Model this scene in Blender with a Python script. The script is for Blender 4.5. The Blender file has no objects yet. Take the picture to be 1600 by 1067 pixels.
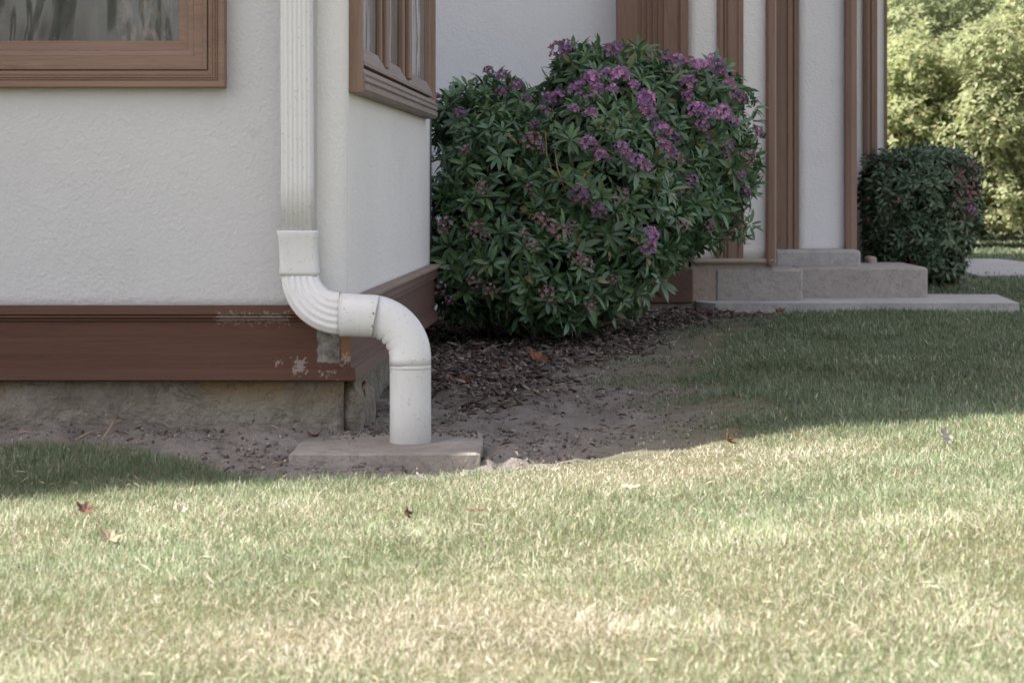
import bpy, math, random
import numpy as np
from mathutils import Vector, Matrix

# ------------------------------------------------------------------ camera, sky, sun
sc = bpy.context.scene
COL = sc.collection
EYE = 0.65          # eye height above the soil at the house
HZ = 290.0          # horizon row in the 1600 px photograph
LENS = 85.0
F = LENS / 36.0 * 1600.0
cam_d = bpy.data.cameras.new('camera')
cam = bpy.data.objects.new('camera', cam_d)
COL.objects.link(cam)
cam.location = (0, 0, EYE)
cam.rotation_euler = (math.radians(90), 0, 0)
cam_d.lens = LENS
cam_d.sensor_width = 36
cam_d.shift_y = -(533.5 - HZ) / 1600.0
cam_d.clip_start = 0.05
cam_d.clip_end = 3000
cam_d.dof.use_dof = True
cam_d.dof.focus_distance = 7.4
cam_d.dof.aperture_fstop = 9.0
sc.camera = cam

SQ, SK = 0.80, -0.18         # the sun's shadow shift per metre of height: right, towards camera
SUN_DIR = Vector((-SQ, SK, 1.0)).normalized()
EL = math.asin(SUN_DIR.z)
ROT = math.atan2(SUN_DIR.x, SUN_DIR.y)
w = bpy.data.worlds.new('World'); sc.world = w
w.use_nodes = True
nt = w.node_tree
nt.nodes.clear()
sky = nt.nodes.new('ShaderNodeTexSky'); sky.sky_type = 'NISHITA'; sky.sun_disc = False
sky.sun_elevation = EL; sky.sun_rotation = ROT % (2 * math.pi)
sky.air_density = 1.0; sky.dust_density = 2.5; sky.ozone_density = 1.0
bg = nt.nodes.new('ShaderNodeBackground'); bg.inputs[1].default_value = 0.14
out = nt.nodes.new('ShaderNodeOutputWorld')
hs = nt.nodes.new('ShaderNodeHueSaturation'); hs.inputs['Saturation'].default_value = 0.42   # sky colour muted to balance the whites
tw = nt.nodes.new('ShaderNodeMix'); tw.data_type = 'RGBA'; tw.blend_type = 'MULTIPLY'; tw.inputs[0].default_value = 1.0; tw.inputs[7].default_value = (1.06, 1.0, 0.985, 1)
nt.links.new(sky.outputs[0], hs.inputs['Color']); nt.links.new(hs.outputs[0], tw.inputs[6]); nt.links.new(tw.outputs[2], bg.inputs[0]); nt.links.new(bg.outputs[0], out.inputs[0])
sun_d = bpy.data.lights.new('sun', 'SUN'); sun_d.energy = 4.8; sun_d.angle = math.radians(0.3)
sun_d.color = (1.0, 0.95, 0.88)
sun = bpy.data.objects.new('sun', sun_d); COL.objects.link(sun)
sun.rotation_euler = SUN_DIR.to_track_quat('Z', 'Y').to_euler()
sun.location = (-6, 0, 8)
sc.view_settings.view_transform = 'Standard'
sc.view_settings.look = 'None'
sc.view_settings.gamma = 1.0
sc.view_settings.use_curve_mapping = False
sc.view_settings.exposure = 1.2
sc.render.engine = 'CYCLES'
try:
    sc.cycles.max_bounces = 8
    sc.cycles.transparent_max_bounces = 4
except Exception:
    pass

RNG = np.random.default_rng(7)
random.seed(7)

def P(x, y, Y):
    """point seen at photo pixel (x, y) at distance Y"""
    return Vector(((x - 800) / F * Y, Y, EYE - (y - HZ) / F * Y))
def PX(x, Y): return (x - 800) / F * Y
def PZ(y, Y): return EYE - (y - HZ) / F * Y

# ------------------------------------------------------------------ object helpers
def tag(o, label=None, cat=None, group=None, kind=None):
    if label: o['label'] = label
    if cat: o['category'] = cat
    if group: o['group'] = group
    if kind: o['kind'] = kind
    return o
def thing(name, loc, label, cat, group=None):
    o = bpy.data.objects.new(name, None); COL.objects.link(o)
    o.location = loc; o.empty_display_size = 0.1
    return tag(o, label, cat, group)
def origin_of(parent):
    v = Vector((0, 0, 0))
    while parent is not None:
        v += Vector(parent.location); parent = parent.parent
    return v
def link(name, me, mat, parent=None, loc=None, smooth=False):
    """mesh data in world coordinates; shifted so that it sits right under its parent / at loc"""
    o = bpy.data.objects.new(name, me); COL.objects.link(o)
    if mat is not None and len(me.materials) == 0: me.materials.append(mat)
    if parent is not None:
        o.parent = parent; off = origin_of(parent)
    else:
        off = Vector(loc) if loc is not None else Vector((0, 0, 0)); o.location = off
    if off.length > 0: me.transform(Matrix.Translation(-off))
    if smooth:
        me.polygons.foreach_set('use_smooth', [len(p.vertices) < 5 and p.area < .05 or len(p.vertices) == 3 for p in me.polygons])
    me.update()
    return o
class MB:
    def __init__(s): s.v = []; s.f = []
    def quad(s, a, b, c, d):
        n = len(s.v); s.v += [tuple(a), tuple(b), tuple(c), tuple(d)]; s.f.append((n, n+1, n+2, n+3)); return s
    def box(s, x0, x1, y0, y1, z0, z1, bev=0.0, jit=0.0):
        return s.obox(Vector((x0, y0, z0)), Vector((x1-x0, 0, 0)), Vector((0, y1-y0, 0)), Vector((0, 0, z1-z0)), bev)
    def obox(s, o, a, b, c, bev=0.0):
        """box from corner o along a, b, c; edges chamfered by bev"""
        la, lb, lc = a.length, b.length, c.length
        if bev <= 0:
            n = len(s.v)
            for k in (0, 1):
                for j in (0, 1):
                    for i in (0, 1): s.v.append(tuple(o + a*i + b*j + c*k))
            for f in ((0,2,3,1),(4,5,7,6),(0,1,5,4),(2,6,7,3),(0,4,6,2),(1,3,7,5)): s.f.append(tuple(n+q for q in f))
            return s
        ua, ub, uc = a/la, b/lb, c/lc
        bev = min(bev, la*.45, lb*.45, lc*.45)
        idx = {}
        def vid(i, j, k, ax):
            key = (i, j, k, ax)
            if key not in idx:
                p = [la*i, lb*j, lc*k]
                for q, (s_, L) in enumerate(((i, la), (j, lb), (k, lc))):
                    if q != ax: p[q] = bev if s_ == 0 else L - bev
                idx[key] = len(s.v)
                s.v.append(tuple(o + ua*p[0] + ub*p[1] + uc*p[2]))
            return idx[key]
        V = vid
        for i in (0, 1):
            s.f.append((V(i,0,0,0), V(i,1,0,0), V(i,1,1,0), V(i,0,1,0)))
            s.f.append((V(0,i,0,1), V(1,i,0,1), V(1,i,1,1), V(0,i,1,1)))
            s.f.append((V(0,0,i,2), V(1,0,i,2), V(1,1,i,2), V(0,1,i,2)))
        for i in (0, 1):
            for j in (0, 1):
                s.f.append((V(i,j,0,0), V(i,j,1,0), V(i,j,1,1), V(i,j,0,1)))
                s.f.append((V(i,0,j,0), V(i,1,j,0), V(i,1,j,2), V(i,0,j,2)))
                s.f.append((V(0,i,j,1), V(1,i,j,1), V(1,i,j,2), V(0,i,j,2)))
                for k in (0, 1): s.f.append((V(i,j,k,0), V(i,j,k,1), V(i,j,k,2)))
        return s
    def prism(s, pts, z0, z1):
        """vertical prism over a closed outline of (x, y)"""
        n = len(s.v); m = len(pts)
        s.v += [(p[0], p[1], z0) for p in pts] + [(p[0], p[1], z1) for p in pts]
        for i in range(m):
            j = (i+1) % m; s.f.append((n+i, n+j, n+m+j, n+m+i))
        s.f.append(tuple(n+i for i in range(m))[::-1]); s.f.append(tuple(n+m+i for i in range(m)))
        return s
    def tube(s, path, radii, seg=8, cap=True):
        n0 = len(s.v); P_ = [Vector(p) for p in path]
        up = Vector((0.13, 0.31, 0.94))
        for i, p in enumerate(P_):
            t = (P_[min(i+1, len(P_)-1)] - P_[max(i-1, 0)]).normalized()
            a = t.cross(up)
            if a.length < 1e-3: a = t.cross(Vector((1, 0, 0)))
            a.normalize(); b = t.cross(a)
            for k in range(seg):
                th = 2*math.pi*k/seg
                s.v.append(tuple(p + (a*math.cos(th) + b*math.sin(th))*radii[i]))
        for i in range(len(P_)-1):
            for k in range(seg):
                k2 = (k+1) % seg
                s.f.append((n0+i*seg+k, n0+i*seg+k2, n0+(i+1)*seg+k2, n0+(i+1)*seg+k))
        if cap:
            s.f.append(tuple(n0+k for k in range(seg))[::-1])
            s.f.append(tuple(n0+(len(P_)-1)*seg+k for k in range(seg)))
        return s
    def mesh(s, name='m'):
        me = bpy.data.meshes.new(name); me.from_pydata(s.v, [], s.f)
        import bmesh
        bm = bmesh.new(); bm.from_mesh(me)
        bmesh.ops.recalc_face_normals(bm, faces=bm.faces); bm.to_mesh(me); bm.free()
        return me
def np_mesh(name, V, faces_flat, loop_starts, loop_totals, col=None):
    me = bpy.data.meshes.new(name)
    me.vertices.add(len(V)); me.vertices.foreach_set('co', np.ascontiguousarray(V, dtype=np.float32).ravel())
    me.loops.add(len(faces_flat)); me.loops.foreach_set('vertex_index', np.ascontiguousarray(faces_flat, dtype=np.int32))
    me.polygons.add(len(loop_starts))
    me.polygons.foreach_set('loop_start', np.ascontiguousarray(loop_starts, dtype=np.int32))
    me.polygons.foreach_set('loop_total', np.ascontiguousarray(loop_totals, dtype=np.int32))
    me.update(calc_edges=True)
    if col is not None:
        a = me.attributes.new('tint', 'FLOAT_COLOR', 'POINT')
        c4 = np.ones((len(V), 4), dtype=np.float32); c4[:, :3] = col
        a.data.foreach_set('color', c4.ravel())
    return me
def tile_mesh(name, base_v, base_f, M, T, col=None, smooth=False):
    """base mesh copied n times inside ONE mesh: M (n,3,3) basis, T (n,3)"""
    base_v = np.asarray(base_v, float); n = len(T); k = len(base_v)
    V = np.einsum('nij,kj->nki', M, base_v) + T[:, None, :]
    lens = np.array([len(f) for f in base_f]); flat = np.concatenate([np.array(f) for f in base_f])
    ff = (flat[None, :] + (np.arange(n)*k)[:, None]).ravel()
    tot = np.tile(lens, n); st = np.concatenate([[0], np.cumsum(tot)[:-1]])
    c = None if col is None else np.repeat(col, k, axis=0)
    me = np_mesh(name, V.reshape(-1, 3), ff, st, tot, c)
    if smooth: me.polygons.foreach_set('use_smooth', np.ones(len(tot), dtype=bool))
    return me
def unit(v): return v / np.maximum(np.linalg.norm(v, axis=-1, keepdims=True), 1e-9)
def frames(axis, rng=RNG):
    """random rotation matrices whose third column is axis"""
    r = rng.normal(size=axis.shape); a = unit(np.cross(axis, r)); b = np.cross(axis, a)
    return a, b

# ------------------------------------------------------------------ materials
class MT:
    def __init__(s, name, rough=0.8, spec=0.3):
        s.m = bpy.data.materials.new(name); s.m.use_nodes = True
        s.nt = s.m.node_tree; s.N = s.nt.nodes; s.L = s.nt.links
        s.b = s.N['Principled BSDF']; s.b.inputs['Roughness'].default_value = rough
        s.b.inputs['Specular IOR Level'].default_value = spec
        s.geo = s.N.new('ShaderNodeNewGeometry')
        s.pos = s.geo.outputs['Position']
    def scaled(s, sx, sy, sz, src=None):
        mp = s.N.new('ShaderNodeMapping'); mp.inputs['Scale'].default_value = (sx, sy, sz)
        s.L.new(src or s.pos, mp.inputs[0]); return mp.outputs[0]
    def noise(s, scale, detail=4, rough=0.55, vec=None, dist=0.0):
        n = s.N.new('ShaderNodeTexNoise'); n.inputs['Scale'].default_value = scale
        n.inputs['Detail'].default_value = detail; n.inputs['Roughness'].default_value = rough
        n.inputs['Distortion'].default_value = dist
        s.L.new(vec or s.pos, n.inputs['Vector']); return n.outputs['Fac']
    def voro(s, scale, vec=None, feat='F1', out='Distance'):
        n = s.N.new('ShaderNodeTexVoronoi'); n.inputs['Scale'].default_value = scale; n.feature = feat
        s.L.new(vec or s.pos, n.inputs['Vector']); return n.outputs[out]
    def ramp(s, fac, stops):
        r = s.N.new('ShaderNodeValToRGB'); e = r.color_ramp.elements
        while len(e) < len(stops): e.new(0.5)
        for i, (p, c) in enumerate(stops):
            e[i].position = p; e[i].color = (c[0], c[1], c[2], 1) if hasattr(c, '__len__') else (c, c, c, 1)
        s.L.new(fac, r.inputs[0]); return r.outputs[0]
    def mix(s, fac, a, b, mode='MIX'):
        n = s.N.new('ShaderNodeMix'); n.data_type = 'RGBA'; n.blend_type = mode
        for sock, v in ((n.inputs[0], fac), (n.inputs[6], a), (n.inputs[7], b)):
            if isinstance(v, (int, float)): sock.default_value = v
            elif isinstance(v, (tuple, list)): sock.default_value = (v[0], v[1], v[2], 1)
            else: s.L.new(v, sock)
        return n.outputs[2]
    def math(s, op, a, b=0.0, clamp=False):
        n = s.N.new('ShaderNodeMath'); n.operation = op; n.use_clamp = clamp
        for sock, v in ((n.inputs[0], a), (n.inputs[1], b)):
            if isinstance(v, (int, float)): sock.default_value = v
            else: s.L.new(v, sock)
        return n.outputs[0]
    def attr(s, name='tint'):
        n = s.N.new('ShaderNodeAttribute'); n.attribute_name = name; return n
    def sep(s):
        n = s.N.new('ShaderNodeSeparateXYZ'); s.L.new(s.pos, n.inputs[0]); return n.outputs
    def color(s, c):
        if isinstance(c, (tuple, list)): s.b.inputs['Base Color'].default_value = (c[0], c[1], c[2], 1)
        else: s.L.new(c, s.b.inputs['Base Color'])
    def bump(s, h, dist=0.01, strength=1.0):
        n = s.N.new('ShaderNodeBump'); n.inputs['Distance'].default_value = dist; n.inputs['Strength'].default_value = strength
        s.L.new(h, n.inputs['Height']); s.L.new(n.outputs[0], s.b.inputs['Normal'])
    def boxmask(s, x0, x1, z0, z1, soft=0.004, wob=0.02, wscale=30):
        """1 inside a box in world x and z, ragged edge"""
        X, Y, Z = s.sep()
        nz = s.math('MULTIPLY', s.math('SUBTRACT', s.noise(wscale, 4), 0.5), wob)
        def edge(v, lo, hi):
            a = s.math('DIVIDE', s.math('ADD', s.math('SUBTRACT', v, lo), nz), soft, True)
            b = s.math('DIVIDE', s.math('ADD', s.math('SUBTRACT', hi, v), nz), soft, True)
            return s.math('MULTIPLY', a, b)
        return s.math('MULTIPLY', edge(X, x0, x1), edge(Z, z0, z1))

def stucco(name, col, scale=1.0):
    m = MT(name, 0.85, 0.25)
    big = m.noise(1.3, 3); mid = m.noise(7, 5, 0.6)
    c = m.mix(m.ramp(big, [(0.3, 0), (0.7, 1)]), tuple(x*0.95 for x in col), col)
    c = m.mix(m.ramp(mid, [(0.55, 0), (0.78, 0.35)]), c, (col[0]*0.86, col[1]*0.85, col[2]*0.82))
    # hairline scuffs
    sc_ = m.noise(22, 6, 0.7, m.scaled(1, 1, 0.4), 1.5)
    c = m.mix(m.ramp(sc_, [(0.67, 0), (0.72, 0.45), (0.76, 0)]), c, tuple(x*0.75 for x in col))
    # rain-washed dirt near the foot
    X, Y, Z = m.sep()
    m.color(c)
    v = m.voro(90*scale); n1 = m.noise(60*scale, 6, 0.7, None, 0.25); n2 = m.noise(14*scale, 3, 0.5)
    h = m.math('ADD', m.math('MULTIPLY', n1, 0.8), m.math('ADD', m.math('MULTIPLY', v, 0.3), m.math('MULTIPLY', n2, 0.6)))
    h = m.math('MULTIPLY', h, m.ramp(m.noise(3.1, 4), [(.3, .55), (.65, 1)]))
    m.bump(h, 0.008, 0.6)
    return m
def painted_wood(name, col, grain='z', rough=0.55, peel=0.0):
    m = MT(name, rough, 0.35)
    sx = {'z': (40, 40, 1.6), 'x': (1.6, 40, 40), 'y': (40, 1.6, 40)}[grain]
    g = m.noise(1.0, 5, 0.6, m.scaled(*sx), 0.6)
    c = m.mix(m.ramp(g, [(0.3, 0), (0.7, 1)]), tuple(x*0.86 for x in col), tuple(min(1, x*1.1) for x in col))
    gl = m.noise(1.0, 3, 0.5, m.scaled(*[v*.45 for v in sx]), 2.2)
    c = m.mix(m.ramp(gl, [(0.44, 0), (0.47, .55), (0.5, 0), (.56, 0), (.58, .4), (.61, 0)]), c, tuple(x*0.62 for x in col))
    fade = m.noise(2.2, 3)
    c = m.mix(m.ramp(fade, [(0.35, 0), (0.75, 0.4)]), c, (col[0]*1.15+0.012, col[1]*1.18+0.010, col[2]*1.2+0.010))
    if peel > 0:
        p = m.noise(16, 6, 0.7); 
        c = m.mix(m.ramp(p, [(0.74-peel, 0), (0.755-peel, 1)]), c, (0.36, 0.33, 0.30))
    m.color(c)
    m.bump(g, 0.004, 0.5)
    return m
M_STUCCO = stucco('stucco dimmed', (0.55, 0.55, 0.56)).m  # one white paint; wall tones set apart to imitate the light on each
M_STUCCO2 = stucco('stucco lightened cool', (0.84, 0.845, 0.87)).m  # same paint; light in the recess put into its colour
M_STUCCOS = stucco('stucco lightened side', (0.75, 0.74, 0.73)).m  # same paint; the side wall's brighter light put into the colour
M_STUCCO3 = stucco('stucco lightened warm', (0.88, 0.875, 0.86)).m  # same paint; light on the entrance panels put into the colour
WB = (0.235, 0.150, 0.112)
M_TRIMZ = painted_wood('brown trim upright', WB, 'z').m
M_TRIMX = painted_wood('brown trim level', WB, 'x').m
M_TRIMY = painted_wood('brown trim receding', WB, 'y').m
M_FRAME = painted_wood('window casing paint', (0.22, 0.14, 0.105), 'x').m
M_SILLWOOD = painted_wood('greyed sill wood', (0.25, 0.205, 0.19), 'y', 0.7).m
M_PILASTER = painted_wood('pilaster brown', (0.215, 0.13, 0.093), 'z').m
# the front skirting board, with its bare patch and paint losses by the corner
mb_ = painted_wood('skirting board brown', (0.085, 0.037, 0.023), 'x', 0.65)
def add_patches(m, base_col):
    c = m.b.inputs['Base Color'].links[0].from_socket
    Yb = 6.46
    mk = m.boxmask(PX(494, Yb), PX(531, Yb), PZ(567, Yb), PZ(505, Yb), 0.003, 0.02, 45)
    grey = m.mix(m.ramp(m.noise(38, 6, .7), [(.35, 0), (.65, 1)]), (0.09, 0.08, 0.07), (0.27, 0.26, 0.235))
    c = m.mix(mk, c, grey)
    mk2 = m.boxmask(PX(531, Yb), PX(560, Yb), PZ(566, Yb), PZ(500, Yb), 0.003, 0.006, 45)
    c = m.mix(m.math('MULTIPLY', mk2, 0.75), c, (0.24, 0.13, 0.07))
    # flaked spots
    for (x0, x1, y0, y1) in ((458, 476, 562, 584), (534, 550, 553, 570), (428, 438, 565, 572), (338, 450, 490, 506), (500, 520, 578, 588)):
        k = m.boxmask(PX(x0, Yb), PX(x1, Yb), PZ(y1, Yb), PZ(y0, Yb), 0.006, 0.085, 110)
        amt = 0.45 if x1-x0 < 40 else 0.28
        c = m.mix(m.math('MULTIPLY', k, amt), c, (0.40, 0.36, 0.34))
    X, Y, Z = m.sep()
    fl = m.noise(60, 4, 0.6)
    c = m.mix(m.ramp(fl, [(0.755, 0), (0.765, 0.8)]), c, (0.42, 0.36, 0.33))
    m.color(c)
add_patches(mb_, None)
M_BOARD = mb_.m
M_BOARDY = painted_wood('skirting board brown receding', (0.12, 0.07, 0.055), 'y', 0.5).m
M_BOARDTOP = painted_wood('weathered board cap', (0.24, 0.185, 0.155), 'y', 0.7).m

def mineral(name, c0, c1, c2, bscale=12, bd=0.02, yellow=False):
    m = MT(name, 0.92, 0.15)
    a = m.noise(5, 5, 0.6, None, 0.5); b = m.noise(28, 6, 0.65)
    c = m.mix(m.ramp(a, [(0.35, 0), (0.65, 1)]), c0, c1)
    c = m.mix(m.ramp(b, [(0.5, 0), (0.72, 0.8)]), c, c2)
    if yellow:
        X, Y, Z = m.sep()
        k = m.math('MULTIPLY', m.ramp(m.noise(4.2, 4), [(0.45, 0), (0.56, 1)]), m.ramp(m.math('MULTIPLY', Z, 4.0), [(0.2, 0), (0.42, 0.9)]))
        c = m.mix(k, c, (0.26, 0.185, 0.105))
    # dark cracks
    cr = m.noise(6, 5, 0.6, None, 1.2)
    c = m.mix(m.ramp(cr, [(0.49, 0), (0.5, 0.55), (0.51, 0)]), c, tuple(x*0.5 for x in c0))
    m.color(c)
    h = m.math('ADD', m.noise(bscale, 6, 0.6), m.math('MULTIPLY', m.noise(bscale*6, 4, 0.6), 0.3))
    m.bump(h, bd, 0.8)
    return m
M_FOUND = mineral('old cement foundation', (0.16, 0.14, 0.115), (0.27, 0.25, 0.21), (0.33, 0.30, 0.25), 9, 0.06, True).m
M_CONC = mineral('grey concrete', (0.38, 0.37, 0.365), (0.47, 0.455, 0.445), (0.33, 0.315, 0.305), 20, 0.012).m
M_CONC2 = mineral('step concrete', (0.34, 0.312, 0.29), (0.40, 0.37, 0.345), (0.28, 0.255, 0.235), 24, 0.012).m
M_TAN = mineral('tan painted cement', (0.34, 0.285, 0.24), (0.39, 0.33, 0.28), (0.3, 0.255, 0.215), 20, 0.005).m

def white_metal():
    m = MT('white painted metal pipe', 0.45, 0.45)
    sp = m.noise(95, 4, 0.7); st = m.noise(1.0, 4, 0.6, m.scaled(60, 60, 5))
    c = m.mix(m.ramp(sp, [(0.6, 0), (0.68, 0.6)]), (0.60, 0.605, 0.61), (0.30, 0.30, 0.30))
    c = m.mix(m.ramp(st, [(0.5, 0), (0.8, 0.35)]), c, (0.56, 0.55, 0.52))
    X, Y, Z = m.sep()
    foot = m.math('MULTIPLY', m.ramp(m.math('ADD', Z, m.math('MULTIPLY', m.noise(20, 3), 0.08)), [(0.03, 1), (0.12, 0)]), 0.35)
    c = m.mix(foot, c, (0.38, 0.35, 0.31))
    sc2 = m.noise(26, 6, .75, None, 1.0)
    c = m.mix(m.ramp(sc2, [(0.6, 0), (0.7, .4)]), c, (0.42, 0.41, 0.385))
    dent = m.noise(9, 2)
    m.color(c); m.bump(m.math('ADD', m.math('MULTIPLY', m.noise(150, 3), .12), dent), 0.004, 0.5)
    return m.m
M_PIPE = white_metal()
m = MT('grime line', 0.8); m.color((0.33, 0.32, 0.3)); M_GRIME = m.m
m = MT('old screw heads', 0.5); m.color((0.25, 0.23, 0.21)); m.b.inputs['Metallic'].default_value = 0.6; M_SCREW = m.m
m = MT('roof shingles', 0.9); m.color(m.mix(m.noise(8, 4), (0.07, 0.06, 0.055), (0.12, 0.1, 0.09))); M_ROOF = m.m
m = MT('grey blue corner shade', 0.6); m.color(m.mix(m.noise(12, 4), (0.15, 0.18, 0.21), (0.22, 0.25, 0.28))); M_CORNERSHADE = m.m  # shade of the inner angle put into a colour
m = MT('soffit white', 0.8); m.color((0.6, 0.58, 0.55)); M_SOFFIT = m.m

def glass_mat(name, tint, wave=3.0, strength=0.4, rippled=True):
    m = MT(name, 0.06, 0.9)
    mirror_tone = m.noise(1.0, 5, 0.6, m.scaled(7, 7, 3.6), 2.6)  # blotchy reflections painted into the glass colour
    c = m.mix(m.ramp(mirror_tone, [(0.38, 0), (0.62, 1)]), tint, tuple(x*1.5 for x in tint))
    if rippled:   # pale reflection folds painted into the pane, low on the right
        mk = m.boxmask(PX(182, 6.48), PX(272, 6.48), 1.0, 1.3, 0.02, 0.12, 16)
        fold = m.noise(1.0, 4, 0.6, m.scaled(20, 20, 7), 2.0)
        c = m.mix(m.math('MULTIPLY', mk, m.ramp(fold, [(0.46, 0), (0.68, 0.6)])), c, (0.22, 0.19, 0.165))
    m.color(c)
    m.b.inputs['IOR'].default_value = 1.5
    wv = m.noise(1.0, 2, 0.5, m.scaled(wave*3, wave*3, wave), 0.6)
    m.bump(wv, 0.02, strength)
    return m.m
M_GLASS = glass_mat('rippled old window glass', (0.045, 0.047, 0.045), 2.4, 0.5)
M_GLASS2 = glass_mat('side window glass', (0.2, 0.215, 0.22), 2.0, 0.2, False)

def leaf_mat(name, rough=0.45, trans=0.25, spec=0.4, hue_noise=0.0):
    m = MT(name, rough, spec)
    a = m.attr('tint').outputs['Color']
    m.color(a)
    tr = m.N.new('ShaderNodeBsdfTranslucent'); 
    g = m.N.new('ShaderNodeHueSaturation'); g.inputs['Value'].default_value = 1.25; g.inputs['Saturation'].default_value = 1.1
    m.L.new(a, g.inputs['Color']); m.L.new(g.outputs[0], tr.inputs[0])
    mx = m.N.new('ShaderNodeMixShader'); mx.inputs[0].default_value = trans
    m.L.new(m.b.outputs[0], mx.inputs[1]); m.L.new(tr.outputs[0], mx.inputs[2])
    m.L.new(mx.outputs[0], m.N['Material Output'].inputs[0])
    return m.m
M_LEAF = leaf_mat('evergreen leaf', 0.42, 0.12, 0.5)
M_FARLEAF = leaf_mat('sunlit bush leaf', 0.6, 0.5, 0.3)
M_PETAL = leaf_mat('petal', 0.6, 0.3, 0.2)
M_GRASS = leaf_mat('grass blade', 0.6, 0.3, 0.25)
M_CHIP = leaf_mat('bark chips', 0.85, 0.0, 0.2)
M_DRY = leaf_mat('dry leaf', 0.75, 0.2, 0.2)
m = MT('woody stems', 0.8); m.color(m.mix(m.noise(30, 4), (0.11, 0.07, 0.045), (0.2, 0.14, 0.09))); M_STEM = m.m
m = MT('pale branches', 0.8); m.color(m.mix(m.noise(9, 4), (0.2, 0.15, 0.1), (0.36, 0.29, 0.2))); M_PALESTEM = m.m

m = MT('ochre stalks', 0.7); m.color((0.28, 0.2, 0.10)); M_STALK = m.m
# ------------------------------------------------------------------ terrain
GP = np.array([
 (-1.2,5.5,-.065),(-.6,5.75,-.07),(-.15,5.95,-.068),(.05,6.05,-.06),(.35,6.25,-.03),(.6,6.3,-.005),(.85,6.35,.03),(1.35,6.35,.05),(2,6.4,.06),
 (-2.5,5.5,-.08),(-4,5.5,-.08),
 (-1.2,6.5,.005),(-.8,6.5,.012),(-.45,6.5,0),(-2.5,6.5,0),(-5,6.5,0),(-.3,6.7,-.02),(-.15,6.4,-.045),(0,6.45,-.06),(.1,6.7,-.055),
 (0,3.2,-.11),(-1,3.5,-.11),(1,3.5,-.08),(0,4.5,-.08),(1.2,5,.01),(-1,4.5,-.09),(2.5,4.5,0),(.3,5.3,-.06),(0,2,-.12),(0,0,-.13),(-3,3,-.12),(3,2,-.1),(0,-5,-.15),
 (0,7.3,-.04),(.35,7.4,-.02),(.35,7.9,0),(-.2,8,-.02),(.8,7.4,.03),(1.1,8.4,.05),(2,8,.06),(2,9,.06),(1,10,.05),(2,11,.045),(1.2,11.4,.04),
 (0,9.5,.0),(.4,10.5,.02),(-.3,9,-.01),(.6,11.6,.04),(0,11.5,.03),(1.5,12.5,.03),(3,12.5,.03),(3,14,.03),(2,15,.04),(2.35,13.6,.075),(2.9,14,.05),(3.5,18,.02),(4,25,.0),(2,25,0),(8,20,.0),(8,10,.03),(-6,15,0),(0,40,0),(15,30,0),(-15,5,-.05),(15,5,0)])
def hash_noise(X, Y, s, seed):
    """smooth value noise"""
    x = X*s; y = Y*s; xi = np.floor(x); yi = np.floor(y); fx = x-xi; fy = y-yi
    fx = fx*fx*(3-2*fx); fy = fy*fy*(3-2*fy)
    def h(a, b):
        v = np.sin(a*127.1 + b*311.7 + seed*74.7)*43758.5453; return v-np.floor(v)
    return (h(xi,yi)*(1-fx)+h(xi+1,yi)*fx)*(1-fy)+(h(xi,yi+1)*(1-fx)+h(xi+1,yi+1)*fx)*fy
def fbm(X, Y, s, seed, octs=4):
    t = 0; a = 1; n = 0
    for i in range(octs): t = t + a*hash_noise(X, Y, s*2**i, seed+i*3.3); n += a; a *= .5
    return t/n
def height_base(X, Y):
    X = np.asarray(X, float); Y = np.asarray(Y, float)
    num = np.zeros_like(X); den = np.zeros_like(X)
    for (a, b, z) in GP:
        wgt = 1/((X-a)**2+(Y-b)**2+0.06)**1.6
        num += wgt*z; den += wgt
    return num/den
# lawn edge: for a given Y the smallest X with turf (right lawn)
LE_Y = np.array([5.6, 5.98, 6.08, 6.3, 6.6, 6.9, 7.3, 7.7, 8.1, 8.6, 9.4, 10.4, 11.3, 11.6, 60])
LE_X = np.array([-9, -1.0, 0.12, 0.36, 0.46, 0.52, 0.50, 0.45, 0.38, 0.40, 0.60, 0.80, 0.95, 1.0, 1.0])
def lawn_mask(X, Y):
    """1 turf .. 0 bare soil"""
    X = np.asarray(X, float); Y = np.asarray(Y, float)
    n = (fbm(X, Y, 3.0, 5)-.5)
    right = np.clip((X - np.interp(Y, LE_Y, LE_X) + n*.5)/.65 + .5, 0, 1)
    # turf in front of the house: soil begins at this Y, by X
    fy = np.interp(X, [-9, -1.25, -.95, -.75, -.62, -.3, .0, .25, .6], [6.2, 6.22, 6.12, 6.0, 5.9, 5.9, 6.0, 6.06, 6.2])
    front = np.clip((fy - Y + n*.16)/.12 + .5, 0, 1)
    return np.maximum(front, np.where(Y > 6.0, np.where(X > -0.03, right*np.clip((X+.03)/.2, 0, 1), 0), 0))
def mulch_mask(X, Y):
    X = np.asarray(X, float); Y = np.asarray(Y, float)
    n = fbm(X, Y, 2.5, 11)-.5
    e = np.interp(X, [-.5, -.1, .1, .35, .6, 1.0], [8.0, 7.95, 8.15, 8.9, 9.8, 11.4])
    m = np.clip((Y - e + n*1.6)/1.1 + .5, 0, 1)
    return m * (1-lawn_mask(X, Y)) * (X > -.6) * (Y < 12)
def height(X, Y):
    z = height_base(X, Y)
    soil = 1-lawn_mask(X, Y)
    near = np.clip((14-Y)/2, 0, 1)
    lumps = (fbm(X, Y, 9, 21, 4)-.5)*.055 + (fbm(X, Y, 30, 31, 3)-.5)*.032
    # shallow washed-out gullies
    rid = np.abs(fbm(X, Y*1.6, 5, 41, 3)-.5)
    gul = -np.clip(.035-rid, 0, 1)*.55
    z = z + soil*near*(lumps + gul) + (1-soil)*(fbm(X, Y, 2.2, 51, 3)-.5)*.018*near
    return z
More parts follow.
